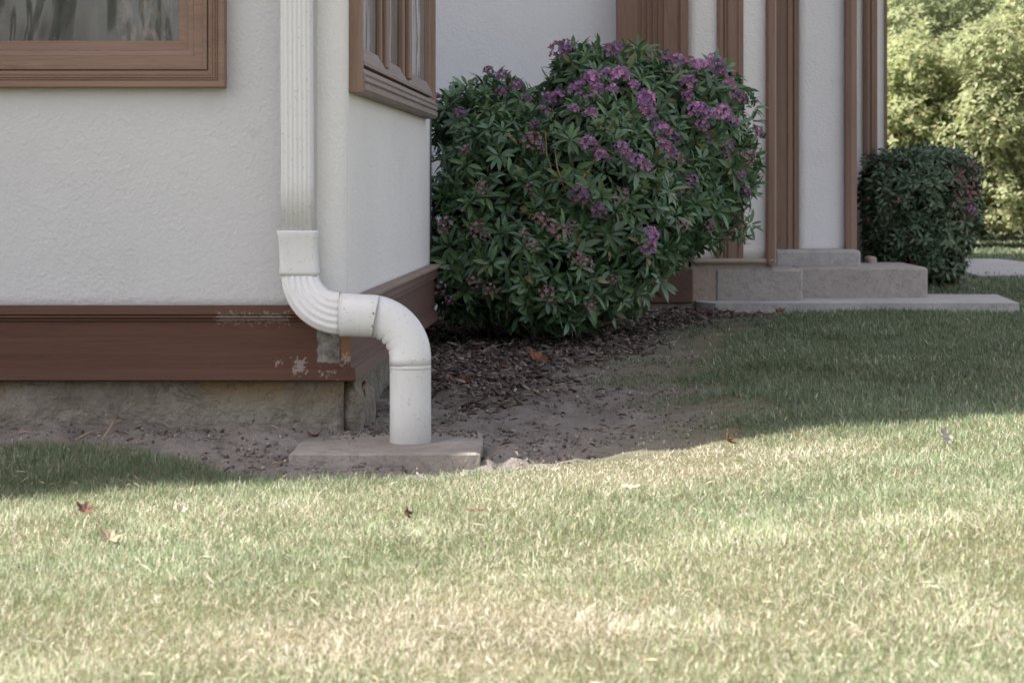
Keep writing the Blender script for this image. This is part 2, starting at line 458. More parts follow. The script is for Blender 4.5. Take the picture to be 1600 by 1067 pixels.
def axis_coords(lo, hi, step, far_lo, far_hi, g=1.25):
    a = list(np.arange(lo, hi+1e-6, step)); s = step; v = hi
    while v < far_hi: s *= g; v += s; a.append(v)
    s = step; v = lo; b = []
    while v > far_lo: s *= g; v -= s; b.append(v)
    return np.array(b[::-1]+a)
gx = axis_coords(-2.2, 3.2, .02, -600, 600, 1.12); gy = axis_coords(2.4, 13.0, .022, -600, 900, 1.12)
GX, GY = np.meshgrid(gx, gy)
GZ = height(GX, GY)
nx, ny = len(gx), len(gy)
ids = np.arange(nx*ny).reshape(ny, nx)
q = np.stack([ids[:-1, :-1], ids[:-1, 1:], ids[1:, 1:], ids[1:, :-1]], -1).reshape(-1, 4)
lm = lawn_mask(GX, GY).ravel(); mm = mulch_mask(GX, GY).ravel()
me = np_mesh('ground', np.stack([GX.ravel(), GY.ravel(), GZ.ravel()], 1), q.ravel(), np.arange(len(q))*4, np.full(len(q), 4),
             np.stack([lm, mm, np.zeros_like(lm)], 1))
me.polygons.foreach_set('use_smooth', np.ones(len(q), dtype=bool))
m = MT('soil and turf base', 0.95, 0.12)
at = m.attr('tint').outputs['Color']
sp = m.N.new('ShaderNodeSeparateColor'); m.L.new(at, sp.inputs[0])
soil = m.mix(m.ramp(m.noise(6, 6, .6), [(.3, 0), (.7, 1)]), (0.21, 0.186, 0.170), (0.30, 0.270, 0.250))
soil = m.mix(m.ramp(m.noise(45, 5, .7), [(.5, 0), (.75, .7)]), soil, (0.13, 0.108, 0.095))
soil = m.mix(m.ramp(m.noise(150, 2, .5), [(.66, 0), (.7, .8)]), soil, (0.34, 0.31, 0.28))
mul = m.mix(m.ramp(m.noise(30, 5, .7), [(.35, 0), (.65, 1)]), (0.07, 0.055, 0.048), (0.15, 0.12, 0.105))
turf = m.mix(m.ramp(m.noise(5, 5, .6), [(.35, 0), (.65, 1)]), (0.12, 0.13, 0.06), (0.22, 0.19, 0.11))
turf = m.mix(m.ramp(m.noise(60, 4, .7), [(.4, 0), (.7, .7)]), turf, (0.09, 0.09, 0.045))
c = m.mix(sp.outputs[1], soil, mul); c = m.mix(sp.outputs[0], c, turf)
m.color(c); m.bump(m.math('ADD', m.noise(40, 6, .7), m.math('MULTIPLY', m.noise(160, 3, .6), .35)), 0.014, 0.9)
g = link('ground', me, m.m); tag(g, 'bare washed soil beside the house turning into lawn', 'ground', kind='structure')

def ground_at(x, y): return float(height(np.array([x]), np.array([y]))[0])

# turf and blades -----------------------------------------------------------
def grass(zones):
    Xs, Ys, Ls, Ws, Kc = [], [], [], [], []
    for (ylo, yhi, side, dens, L, W) in zones:
        n = int((yhi-ylo)*((F and .2118)*(ylo+yhi) + side*2)*dens)
        y = RNG.uniform(ylo, yhi, n)
        hw = .2118*y+side
        x = RNG.uniform(-1, 1, n)*hw
        Xs.append(x); Ys.append(y); Ls.append(np.full(n, L)); Ws.append(np.full(n, W))
    X = np.concatenate(Xs); Y = np.concatenate(Ys); L = np.concatenate(Ls); W = np.concatenate(Ws)
    lmk = lawn_mask(X, Y)
    thin = np.clip((fbm(X, Y, 5, 61)-.33)*3.5, .12, 1)       # scant growth near the bare soil
    edge = np.clip(lmk*1.4-.35, 0, 1)
    keep = RNG.random(len(X)) < np.where(edge < .98, edge*thin*.8, 1)
    inhouse = ((X < -.43) & (Y > 6.45)) | ((X < .95) & (Y > 11.5)) | ((X > .85) & (X < 2.47) & (Y > 11.5) & (Y < 12.6)) | ((X < 2.15) & (Y > 12.5))
    onblock = (X > -.60) & (X < -.03) & (Y > 6.0) & (Y < 6.6)
    keep &= ~inhouse & ~onblock
    X, Y, L, W, lmk = X[keep], Y[keep], L[keep], W[keep], lmk[keep]
    n = len(X); Z = height(X, Y)
    tuft = fbm(X, Y, 11, 71, 3); patch = fbm(X, Y, 1.5, 81, 4); fine = fbm(X, Y, 6, 85, 3)
    # dryness: more straw in patches, greener where the shade of the house is painted in
    shade = np.clip((Y-(5.93+.42*X))/.5+.5, 0, 1)   # greener turf towards the house, with its shade painted into the blades
    dryp = np.clip((patch-.42)*3.6 + (fine-.5)*1.6, 0, 1)
    # long-dry strip in the foreground and on the soil margin
    strip = np.exp(-((Y-3.95-.15*X)/.26)**2-((X+.12)/.36)**2)
    marg = np.exp(-((X-.28)/.38)**2-((Y-6.1)/.42)**2)
    dry = np.clip(.34 + .26*dryp + .6*strip + .8*marg - .46*shade + .3*(1-lmk), .03, .95)  # dryness, lowered by the painted shade of the house
    isdry = RNG.random(n) < dry
    ln = L*(.45+.75*RNG.random(n))*(.65+.8*tuft)*np.where(isdry, .85, 1)*np.where((Y>6.2)&(lmk<.9), .6, 1)
    tall = RNG.random(n) < .004
    ln = np.where(tall, ln*1.7, ln)*(1-.45*marg)
    az = RNG.uniform(0, 2*np.pi, n) ; wind = fbm(X, Y, 4, 91)*6.28
    az = np.where(RNG.random(n) < .35, wind + RNG.normal(0, .6, n), az)
    lean = np.clip(np.where(isdry, RNG.normal(1.0, .35, n), RNG.normal(.7, .33, n)), .05, 1.45)
    dx, dy = np.cos(az), np.sin(az)
    wx = -dy; wy = dx
    wd = W*(.6+.7*RNG.random(n))*np.where(isdry, 1.05, 1)
    roll = RNG.uniform(-.8, .8, n)
    def at(t, bend):
        a = lean + bend*t
        h = ln*t*np.cos(np.clip(a*.8, 0, 1.5)); d = ln*t*np.sin(np.clip(a, 0, 1.5))
        return X+dx*d, Y+dy*d, Z-.004+h
    bend = RNG.uniform(-.1, .3, n)
    p0 = np.stack([X, Y, Z-.006], 1); p1 = np.stack(at(.55, bend*.5), 1); p2 = np.stack(at(1.0, bend), 1)
    wv = np.stack([wx*np.cos(roll), wy*np.cos(roll), np.sin(roll)], 1)*wd[:, None]*.5
    V = np.stack([p0-wv, p0+wv, p1+wv*.85, p1-wv*.85, p2], 1).reshape(-1, 3)
    base = np.arange(n)*5
    F_ = np.stack([base, base+1, base+2, base+3, base+3, base+2, base+4], 1).ravel()
    tot = np.tile([4, 3], n); st = np.concatenate([[0], np.cumsum(tot)[:-1]])
    gr = np.array([[.115, .155, .085], [.155, .19, .115], [.22, .25, .18], [.10, .145, .075]])
    dr = np.array([[.46, .42, .32], [.54, .50, .40], [.40, .36, .26], [.60, .57, .48]])
    cg = gr[RNG.integers(0, 4, n)]; cd = dr[RNG.integers(0, 4, n)]
    cg = cg*(.75+.5*RNG.random((n, 1)))
    lit = 1-shade  # sunlit side painted paler and warmer in the blade colour
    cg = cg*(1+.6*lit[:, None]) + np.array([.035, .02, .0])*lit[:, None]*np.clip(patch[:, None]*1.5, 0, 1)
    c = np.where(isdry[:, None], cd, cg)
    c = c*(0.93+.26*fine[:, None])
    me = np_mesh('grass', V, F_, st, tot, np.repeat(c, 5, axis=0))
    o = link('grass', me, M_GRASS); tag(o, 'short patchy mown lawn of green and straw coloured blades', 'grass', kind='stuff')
    print('blades', n)
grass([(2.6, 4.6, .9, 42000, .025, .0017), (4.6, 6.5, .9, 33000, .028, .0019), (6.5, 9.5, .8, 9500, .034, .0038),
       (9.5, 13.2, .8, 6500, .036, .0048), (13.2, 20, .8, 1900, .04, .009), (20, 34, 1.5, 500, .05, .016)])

# ------------------------------------------------------------------ the house
house = thing('house', (0, 0, 0), 'white stuccoed house with dark brown wooden trim, skirting board and old cement footing', 'house')
WH = 4.2
RC = .07                                # radius of the soft stucco corner
YF = 6.5
CX = PX(538, YF)                       # the near right corner
SD = Vector((.0446, 1, 0)).normalized(); SN = Vector((1, -.0446, 0)).normalized()
SL = 2.93
CE = Vector((CX, YF, 0)) + SD*SL        # far end of the side wall
zB0, zB1 = PZ(596, YF-.03), PZ(478, YF-.03)   # board bottom and top
# stucco walls
def part(name, mb, mat, smooth=False, parent=house):
    o = link(name, mb.mesh(name), mat, parent, smooth=smooth)
    if name == 'corner_bead': o.data.polygons.foreach_set('use_smooth', [True]*len(o.data.polygons))
    return o
def grid_wall(o, u, L, z0, z1, nrm, thick, amp=.0035, step=.045, seed=3):
    """hand-floated wall: front face gently uneven, real thickness behind"""
    nu = max(2, int(L/step)); nz = max(2, int((z1-z0)/step))
    U, Zz = np.meshgrid(np.linspace(0, L, nu+1), np.linspace(z0, z1, nz+1))
    d = (fbm(U, Zz, 2.4, seed, 4)-.5)*2*amp
    ed = np.minimum(np.minimum(U, L-U)/.04, 1); d = d*ed
    o = np.array(o); u = np.array(u); nn = np.array(nrm)
    Pf = o[None, None]+U[..., None]*u+d[..., None]*nn; Pf[..., 2] = Zz
    mb = MB(); mb.v = [tuple(p) for p in Pf.reshape(-1, 3)]
    W_ = nu+1
    for j in range(nz):
        for i in range(nu): a = j*W_+i; mb.f.append((a, a+1, a+1+W_, a+W_))
    k = len(mb.v)
    for (uu, zz) in ((0, z0), (L, z0), (L, z1), (0, z1)):
        p = o+u*uu-nn*thick; mb.v.append((p[0], p[1], zz))
    c = [0, nu, nz*W_+nu, nz*W_]
    mb.f.append((k+3, k+2, k+1, k))
    bot = list(range(0, nu+1)); mb.f.append(tuple([k, k+1]+bot[::-1]))
    top = list(range(nz*W_, nz*W_+nu+1)); mb.f.append(tuple([k+2, k+3]+top))
    lf = [j*W_ for j in range(nz+1)]; mb.f.append(tuple([k+3, k]+lf))
    rt = [j*W_+nu for j in range(nz+1)]; mb.f.append(tuple([k+1, k+2]+rt[::-1]))
    return mb
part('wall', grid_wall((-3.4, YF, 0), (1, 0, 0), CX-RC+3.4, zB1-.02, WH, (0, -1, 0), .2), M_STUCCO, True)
part('wall', MB().box(-9, -3.4, YF, YF+.2, -.1, WH), M_STUCCO)
part('wall', grid_wall(tuple(Vector((CX, YF, 0))+SD*RC), tuple(SD), SL-RC, zB1-.02, WH, tuple(SN), .2, .002, seed=8), M_STUCCOS, True)
# rounded stucco arris hides the joint of the two walls
part('corner_bead', MB().tube([(CX-RC+.0026, YF+RC-.0003, zB1-.01), (CX-RC+.0026, YF+RC-.0003, WH)], [RC, RC], 72, False), M_STUCCOS, True)
# recess: the side wall goes on, set in, then the back wall of the recess
YR = 11.9
XI = PX(684, YR)
part('wall', MB().prism([(CE.x-.045, CE.y), (XI, YR), (XI-.2, YR), (CE.x-.25, CE.y)], .05, WH), M_STUCCO2)
part('wall', MB().box(XI-.1, .62, YR, YR+.2, .05, WH), M_STUCCO2)
part('wall', MB().box(-9, -8.8, YF+.2, 21.5, -.1, WH), M_STUCCO)
part('wall', MB().box(-8.8, 2.0, 21.3, 21.5, -.1, WH), M_STUCCO)
# footing under the front
def footing():
    z0, z1 = -.25, zB0+.01
    ins = .022
    u0, L = -3.4, CX-.004+3.4
    mb = grid_wall((u0, YF+ins, 0), (1, 0, 0), L, z0, z1, (0, -1, 0), .1, .012, .02, 17)
    me = mb.mesh(); return me
link('foundation', footing(), M_FOUND, house, smooth=True)
o2 = Vector((CX-.02, YF+ins_, 0)) if False else Vector((CX-.026, YF+.03, 0))
link('foundation', grid_wall(tuple(o2), tuple(SD), SL-.02, -.25, zB0+.012, tuple(SN), .1, .014, .02, 27).mesh(), M_FOUND, house, smooth=True)
# an irregular stone of rubble standing at the corner of the footing
def lump(c, r, seed, sub=3):
    import bmesh
    bm = bmesh.new(); bmesh.ops.create_icosphere(bm, subdivisions=sub, radius=1)
    co = np.array([v.co for v in bm.verts])
    d = 1+.45*(fbm(co[:, 0]*1.3+seed, co[:, 1]*1.3+co[:, 2]*2.1, 1.6, seed, 3)-.5)
    for v, k in zip(bm.verts, d): v.co = Vector((c[0]+v.co.x*r[0]*k, c[1]+v.co.y*r[1]*k, c[2]+v.co.z*r[2]*k))
    me = bpy.data.meshes.new('lump'); bm.to_mesh(me); bm.free(); return me
link('corner_stone', lump((CX+.012, YF+.10, .035), (.035, .07, .105), 4), M_FOUND, house, smooth=True)
link('corner_stone', lump((CX+.03, YF+.42, .0), (.03, .16, .09), 9), M_FOUND, house, smooth=True)
# skirting board, moulded: profile (z, out) swept along the front, then round the corner
PB = [(zB1+.002, -.05), (zB1, .030), (zB1-.022, .034), (zB1-.026, .029), (zB1-.031, .033), (zB1-.035, .024), (zB1-.040, .026), (zB1-.043, .018),
      (zB0+.040, .018), (zB0+.037, .022), (zB0+.034, .030), (zB0+.004, .034), (zB0, .028), (zB0-.0005, -.01)]
def sweep_board(pathpts, normals):
    mb = MB(); k = len(PB)
    for p, nn in zip(pathpts, normals):
        for (z, o) in PB: mb.v.append((p[0]+nn[0]*o, p[1]+nn[1]*o, z))
    for i in range(len(pathpts)-1):
        for j in range(k-1): mb.f.append((i*k+j, (i+1)*k+j, (i+1)*k+j+1, i*k+j+1))
    mb.f.append(tuple(range(k))); mb.f.append(tuple((len(pathpts)-1)*k+j for j in range(k)))
    return mb
mit = (1.0, -1.0)
xs = np.linspace(-9, CX, 60)
part('skirting_board', sweep_board([(x, YF) for x in xs], [(0, -1)]*59+[mit]), M_BOARD)
part('skirting_board', sweep_board([(CX, YF), (CE.x, CE.y)], [mit, (1, 0)]), M_BOARDY)
# grey weathered cap on the side board
a_ = Vector((CX, YF, zB1+.003)); 
part('board_cap', MB().obox(a_+SN*.003, SN*.042, SD*SL, Vector((0, 0, .014)), .003), M_BOARDTOP)
# windows -------------------------------------------------------------------
def frame_sweep(o, u, nrm, u0, u1, z0, z1, prof):
    """mitred casing around a rectangle; prof = (inset, out)"""
    mb = MB(); k = len(prof)
    for (su, sz) in ((0, 0), (1, 0), (1, 1), (0, 1)):
        for (ins, out_) in prof:
            uu = u0+ins if su == 0 else u1-ins; zz = z0+ins if sz == 0 else z1-ins
            p = o + u*uu + nrm*out_; mb.v.append((p.x, p.y, zz))
    for s_ in range(4):
        t = (s_+1) % 4
        for j in range(k-1): mb.f.append((s_*k+j, t*k+j, t*k+j+1, s_*k+j+1))
    return mb
YP = YF-.0
PROF = [(0, .0), (0, .034), (.004, .038), (.017, .038), (.020, .034), (.023, .037), (.026, .033), (.029, .036), (.033, .031), (.036, .033), (.040, .027),
        (.046, .027), (.048, .021), (.050, .021), (.0505, .030), (.060, .031), (.062, .027), (.085, .027), (.088, .020), (.1, .018), (.104, .010), (.127, .009), (.129, .004)]
Zo = PZ(138, YF-.03)
sc_w = 1.0
UO = Vector((0, YF, 0))
win = link('window', frame_sweep(UO, Vector((1, 0, 0)), Vector((0, -1, 0)), -2.35, PX(352, YF-.035), Zo, 2.15, PROF).mesh(), M_FRAME, house)
x1 = PX(352, YF-.035)-.128
link('pane', MB().box(-2.35+.128, x1, YF-.006, YF-.003, Zo+.128, 2.15-.128).mesh(), M_GLASS, win)
# dark gap line between the sash and the casing, right side
# side window
SO = Vector((CX, YF, 0))
s0, s1 = .10, 2.72
PROF2 = [(0, 0), (0, .036), (.01, .04), (.02, .034), (.026, .038), (.034, .030), (.042, .033), (.05, .022), (.075, .020), (.08, .008), (.1, .006)]
Zs = .905
win2 = link('window', frame_sweep(SO, SD, SN, s0, s1, Zs, 2.15, PROF2).mesh(), M_TRIMZ, house)
tag(win2, 'tall divided window seen edge-on on the side wall')
link('pane', MB().obox(SO+SD*(s0+.1)+SN*.002+Vector((0, 0, Zs+.1)), SN*.003, SD*(s1-s0-.2), Vector((0, 0, 1.05))).mesh(), M_GLASS2, win2)
for (c_, hw, dp) in ((.88, .09, .028), (1.62, .11, .034)):
    mbb = MB().obox(SO+SD*(c_-hw)+SN*.004+Vector((0, 0, Zs+.1)), SN*dp*.6, SD*2*hw, Vector((0, 0, 1.05)), .004)
    mbb.obox(SO+SD*(c_-hw*.45)+SN*(.004+dp*.6-.002)+Vector((0, 0, Zs+.1)), SN*dp*.5, SD*.9*hw, Vector((0, 0, 1.05)), .004)
    link('mullion', mbb.mesh(), M_TRIMZ, win2)
# sloping, greyed bottom rail and the layered outside sill
tri = MB()
for i, (z, o_) in enumerate(((Zs+.095, .004), (Zs+.095, .036), (Zs+.112, .028), (Zs+.145, .008))): pass
a0, a1 = SO+SD*(s0+.08), SO+SD*(s1-.08)
prf = [(Zs+.078, .006), (Zs+.078, .034), (Zs+.088, .034), (Zs+.135, .012), (Zs+.135, .006)]
for A in (a0, a1):
    for (z, o_) in prf: p = A+SN*o_; tri.v.append((p.x, p.y, z))
for j in range(4): tri.f.append((j, 5+j, 6+j, j+1))
tri.f.append((0, 1, 2, 3, 4)); tri.f.append((5, 6, 7, 8, 9))
link('bottom_rail', tri.mesh(), M_SILLWOOD, win2)
prf = [(Zs-.002, .0), (Zs-.002, .036), (Zs+.008, .046), (Zs+.022, .046), (Zs+.026, .041), (Zs+.032, .047), (Zs+.044, .043), (Zs+.05, .047), (Zs+.058, .039), (Zs+.066, .036), (Zs+.066, 0)]
sm = MB(); kk = len(prf)
for A in (SO+SD*(s0+.012), SO+SD*(s1+.004)):
    for (z, o_) in prf: p = A+SN*o_; sm.v.append((p.x, p.y, z))
for j in range(kk-1): sm.f.append((j, kk+j, kk+j+1, j+1))
sm.f.append(tuple(range(kk))); sm.f.append(tuple(range(kk, 2*kk)))
link('sill', sm.mesh(), M_SILLWOOD, win2)
# slim blue-grey rod added as the dark shaded strip in the inner angle
part('corner_shade_rod', MB().tube([(CE.x-.022, CE.y+.14, .1), (CE.x-.022, CE.y+.14, WH-.1)], [.024, .024], 14), M_CORNERSHADE, True)

# entrance bay ---------------------------------------------------------------
def vprof(x0px, x1px, Y, prof, z0, z1, mat, name='post', ydepth=.12):
    """upright moulded member: prof = (fraction across, out in metres)"""
    X0, X1 = PX(x0px, Y), PX(x1px, Y)
    pts = [(X0+(X1-X0)*a, Y-o_) for (a, o_) in prof] + [(X1, Y+ydepth), (X0, Y+ydepth)]
    return part(name, MB().prism(pts, z0, z1), mat)
def flutes(a0, a1, n, d, base):
    r = []
    w_ = (a1-a0)/n
    for i in range(n):
        t = a0+w_*i; r += [(t+w_*.12, base), (t+w_*.3, base-d), (t+w_*.7, base-d), (t+w_*.88, base)]
    return r
YP1 = 11.72
ztop = WH
pil = [(0, .0), (0, .03)] + flutes(.27, .66, 5, .009, .03) + [(.70, .03), (.84, .03), (.845, .022), (.88, .022), (.885, .036), (.93, .036), (.94, .03), (1, .026), (1, 0)]
zpb = PZ(418, YP1)
vprof(965, 1075, YP1, pil, zpb, ztop, M_PILASTER, 'pilaster', .4)
part('pilaster_base', MB().box(PX(960, YP1), PX(1082, YP1), YP1-.06, YP1+.4, PZ(474, YP1-.06), zpb, .006), M_BOARDY)
part('foundation', MB().box(PX(950, YP1), PX(1080, YP1), YP1-.03, YP1+.4, -.1, PZ(474, YP1-.06)), M_TAN)
YB = 11.85
zs = PZ(404, YB)
part('wall', grid_wall((PX(1074, YB), YB, 0), (1, 0, 0), PX(1204, YB)-PX(1074, YB), zs, WH, (0, -1, 0), .2, .001, seed=12), M_STUCCO3, True)
stud = [(0, 0), (0, .018), (.12, .022), (.22, .022), (.25, .014), (.3, .022), (.36, .016), (.42, .024), (.7, .024), (.76, .017), (.82, .022), (1, .018), (1, 0)]
vprof(1120, 1161, YB-.002, stud, zs, ztop, M_TRIMZ, 'wall_stud', .05)
part('ledge', MB().box(PX(1077, YB), PX(1206, YB), YB-.045, YB+.15, PZ(412, YB-.04), zs, .008), M_TAN)
part('foundation', MB().box(PX(1078, YB)+.004, PX(1206, YB), YB-.02, YB+.15, -.1, PZ(412, YB-.04)), M_TAN)
# corner post, round-edged, reaching down past the ledge
cp = [(0, 0), (0, .045), (.2, .055), (.75, .055), (.86, .05), (1, .03), (1, 0)]
vprof(1196, 1212, YB, cp, PZ(412, YB-.06), ztop, M_TRIMZ, 'corner_post', .3)
part('post_foot', MB().tube([((PX(1204, YB)), YB-.03, PZ(414, YB)-.004), ((PX(1204, YB)), YB-.03, PZ(405, YB))], [.016, .028], 12), M_TAN, True)
YD = 12.6
zd = PZ(391, YD)
jam = [(0, .03), (.02, .03), (.05, .022), (.1, .022), (.14, .034), (.5, .034), (.53, .028), (.58, .034), (.74, .03), (.78, .022), (.82, .03), (1, .03), (1, 0)]
vprof(1206, 1247.5, YD, [(0, 0)]+jam, zd, ztop, M_TRIMZ, 'door_jamb', .1)
# paint worn away on the jamb
part('wall', grid_wall((PX(1246, YD+.02), YD+.02, 0), (1, 0, 0), PX(1321, YD)-PX(1246, YD), zd-.02, WH, (0, -1, 0), .2, .001, seed=14), M_STUCCO2, True)
vprof(1320, 1338, YD, [(0, 0), (0, .03), (.5, .036), (.7, .03), (1, .022), (1, 0)], zd, ztop, M_TRIMZ, 'wall_stud', .1)
YE = 14.1
part('wall', MB().box(PX(1334, YE), PX(1383, YE), YE, YE+.2, .1, WH), M_STUCCO3)
vprof(1348, 1370, YE-.002, [(0, 0), (0, .02), (.3, .026), (.5, .02), (.6, .026), (1, .02), (1, 0)], .12, ztop, M_TRIMZ, 'wall_stud', .05)
part('corner_board', MB().box(PX(1382, YE), PX(1385.5, YE), YE-.02, YE+.2, .1, WH), M_TRIMZ)
part('wall', MB().box(PX(1383, YE)-.2, PX(1383, YE), YE+.2, 21.5, .0, WH), M_STUCCO)
part('foundation', MB().box(PX(1334, YE), PX(1383, YE), YE-.01, YE+.2, -.1, .1), M_TAN)
# unseen roof, its edge drawn to throw the shade line on the lawn
ez = WH
RA = [(-9.3, 2.6), (-4.56, 4.74), (-3.51, 5.315), (-2.96, 5.49), (-2.51, 5.60), (-1.96, 5.65), (CX+.1, 5.67), (CE.x+.05, CE.y), (XI+.05, 11.6), (PX(1210, YB), 11.6), (PX(1210, YB), 12.4), (2.1, 12.4), (2.1, 21.6), (-9.3, 21.6)]
rf = MB(); n_ = len(RA)
rf.v = [(p[0], p[1], ez) for p in RA]+[(p[0], p[1], ez+.14) for p in RA]
for i in range(n_): rf.f.append((i, (i+1) % n_, n_+(i+1) % n_, n_+i))
rf.f.append(tuple(range(n_))[::-1])
kx = len(rf.v); rf.v.append((-4.2, 13.5, 6.0))
for i in range(n_): rf.f.append((n_+i, n_+(i+1) % n_, kx))
part('roof', rf, M_ROOF)

# ------------------------------------------------------------------ steps, slab, path
steps = thing('entrance_steps', (1.5, 12.2, .08), 'low grey concrete entrance steps against the half-timbered wall behind the flowering shrub', 'steps')
def conc(name, x0, x1, y0, y1, z0, z1, mat, bev=.012, parent=steps, seed=1):
    me = MB().box(x0, x1, y0, y1, z0, z1, bev).mesh(name)
    return link(name, me, mat, parent)
YA = 11.82
zt = PZ(420, YA)
conc('step', PX(1118, YA), PX(1255, YA), YA, YA+.9, .03, zt, M_CONC2)
YBk = 12.12
conc('step', PX(1255, YA)+.004, PX(1450, YBk), YBk, YBk+.8, .03, zt-.003, M_CONC2)
YC = 12.36
conc('step', PX(1211, YC), PX(1345, YC), YC, YC+.45, zt-.02, PZ(391, YC), M_CONC)
conc('slanting_block', PX(1357, 12.75), PX(1369, 12.75), 12.72, 12.9, .03, PZ(401, 12.75), M_TAN, .01)
YS = 11.56
slab = MB().prism([(PX(1084, 11.9), 11.72), (PX(1118, YS), YS), (PX(1594, YS), YS+.02), (PX(1594, YS)+.08, 12.52), (PX(1450, YS), 12.56), (PX(1200, YS), 12.6), (PX(1084, 11.9), 12.5)], -.05, PZ(474, YS))
o = link('entrance_slab', slab.mesh(), M_CONC, None, (1.5, 12, 0)); tag(o, 'thin pale concrete slab lying on the lawn at the foot of the entrance steps', 'slab')
o['kind'] = 'structure'
pth = MB().prism([(3.05, 15.8), (3.6, 15.9), (4.05, 17.2), (3.9, 19.4), (3.3, 19.6)], .0, .062)
o = link('path', pth.mesh(), M_CONC, None, (3.5, 17, 0)); tag(o, 'pale concrete path beyond the far shrub', 'path', kind='structure')

# ------------------------------------------------------------------ splash block
bz = -.017
bl = MB()
nxb, nyb = 40, 36
X0, X1, Y0, Y1 = PX(452, 6.04), PX(751, 6.04), 6.04, 6.56
U, Vv = np.meshgrid(np.linspace(0, 1, nxb+1), np.linspace(0, 1, nyb+1))
XX = X0+(X1-X0)*U; YY = Y0+(Y1-Y0)*Vv
ed = np.minimum(np.minimum(U*(X1-X0), (1-U)*(X1-X0)), np.minimum(Vv, 1-Vv)*(Y1-Y0))
ZZ = bz - .006*np.exp(-ed/.006) + (fbm(XX, YY, 14, 3)-.5)*.007 
jy = (fbm(XX, YY*0, 12, 8)-.5)*.012*(Vv == 0) ; jx = (fbm(YY, XX*0, 12, 9)-.5)*.012*((U == 0) | (U == 1))
YY = YY+jy; XX = XX+jx
bl.v = [tuple(p) for p in np.stack([XX, YY, ZZ], -1).reshape(-1, 3)]
W_ = nxb+1
for j in range(nyb):
    for i in range(nxb): a = j*W_+i; bl.f.append((a, a+1, a+1+W_, a+W_))
rim = [i for i in range(W_)]+[j*W_+nxb for j in range(1, nyb+1)]+[nyb*W_+i for i in range(nxb-1, -1, -1)]+[j*W_ for j in range(nyb-1, 0, -1)]
k0 = len(bl.v)
for r in rim: p = bl.v[r]; bl.v.append((p[0], p[1], bz-.085))
for i in range(len(rim)): j = (i+1) % len(rim); bl.f.append((rim[i], k0+i, k0+j, rim[j]))
bl.f.append(tuple(k0+i for i in range(len(rim))))
M_SPL = mineral('sandy splash block concrete', (0.25, 0.225, 0.20), (0.31, 0.285, 0.26), (0.2, 0.175, 0.155), 16, 0.012).m
sb = link('splash_block', bl.mesh(), M_SPL, None, ((X0+X1)/2, 6.3, bz-.08))
tag(sb, 'flat weathered concrete splash block on the soil under the white downspout', 'splash block')

# ------------------------------------------------------------------ downspout
YU, YL = 6.432, 6.30
pipe = thing('downspout', (PX(641, YL), YL, bz), 'white metal downspout with ribbed elbow running down the wall onto a concrete block', 'downspout')
def sweep_sec(path, secs, name, mat, parent=pipe, capend=True):
    """path: list of (center, u axis); secs: list of list of (u, v); v is depth towards camera"""
    mb = MB(); k = len(secs[0])
    for (c, u), s in zip(path, secs):
        for (a, b) in s: p = c+u*a+Vector((0, -1, 0))*b; mb.v.append(tuple(p))
    for i in range(len(path)-1):
        for j in range(k): mb.f.append((i*k+j, i*k+(j+1) % k, (i+1)*k+(j+1) % k, (i+1)*k+j))
    mb.f.append(tuple(range(k))); mb.f.append(tuple((len(path)-1)*k+j for j in range(k)))
    o = link(name, mb.mesh(), mat, parent)
    me = o.data
    for p in me.polygons: p.use_smooth = len(p.vertices) <= 4
    return o
def rrect(hw, hd, ribs=0, amp=0.0, rad=.012, n=160, pw=6):
    """rounded rectangle with ribs running along the pipe on its faces"""
    r = []
    for i in range(n):
        t = 2*math.pi*i/n; c_, s_ = math.cos(t), math.sin(t)
        d = (abs(c_/hw)**pw+abs(s_/hd)**pw)**(-1/pw)
        x, y = c_*d, s_*d
        if ribs:
            ph = math.cos(2*math.pi*ribs*(x/(2*hw)))
            y += (amp*ph if abs(y) > hd*.6 else 0)*(1 if y > 0 else -1)
        r.append((x, y))
    return r
S = YU/F
xc_top, xc_bot = 463, 469
UX = Vector((1, 0, 0))
hwU, hdU = 25.2*S, .030
def Pm(x, y, Y): return P(x, y, Y)
pth_ = []; secs = []
for i in range(12):
    t = i/11; pth_.append((Pm(461.5+3.5*t, -520+(364+520)*t, YU), UX)); secs.append(rrect(hwU, hdU, 7, .0009))
sweep_sec(pth_, secs, 'leader_pipe', M_PIPE)
# socket that sleeves the leader over the elbow
pth_ = []; secs = []
for (y, hw) in ((360, 31.5), (363, 32), (371, 31), (374, 30.2), (395, 29.6), (418, 29.8), (424, 31), (429, 30.4), (429.5, 28)):
    t = (y-360)/70; pth_.append((Pm(465.5+3.0*t, y, YU), UX)); secs.append(rrect(hw*S, hdU*1.25*(hw/30.), 0, 0, pw=7))
sweep_sec(pth_, secs, 'socket', M_PIPE)
# grime-filled seam under the socket flange
pth_ = []; secs = []
nA = 26
for i in range(nA+1):
    t = i/nA; a = math.pi/2*t
    cx_, cy_ = 531, 427; R = 62.5
    x = cx_-R*math.cos(a); y = cy_+R*math.sin(a)
    Yc = YU+(YL-YU)*.55*t
    u = Vector((math.cos(a), 0, math.sin(a)))
    hw = (28.6+4.2*t)*S
    pth_.append((Pm(x, y, Yc), u)); secs.append(rrect(hw, .033+.004*t, 6, .0015*(1-.35*t), pw=4.2-.8*t, n=220))
sweep_sec(pth_, secs, 'ribbed_elbow', M_PIPE)
pth_ = []; secs = []
SLo = YL/F
def circ(hw, hd, pw=2.3, n=96, inner=0, ia=0.0):
    r = rrect(hw, hd, n=n, pw=pw)
    if inner: r = [(x*(1-ia*max(0, -x/hw)**1.5) if x < 0 else x, y) for (x, y) in r]
    return r
Yj = YU+(YL-YU)*.55
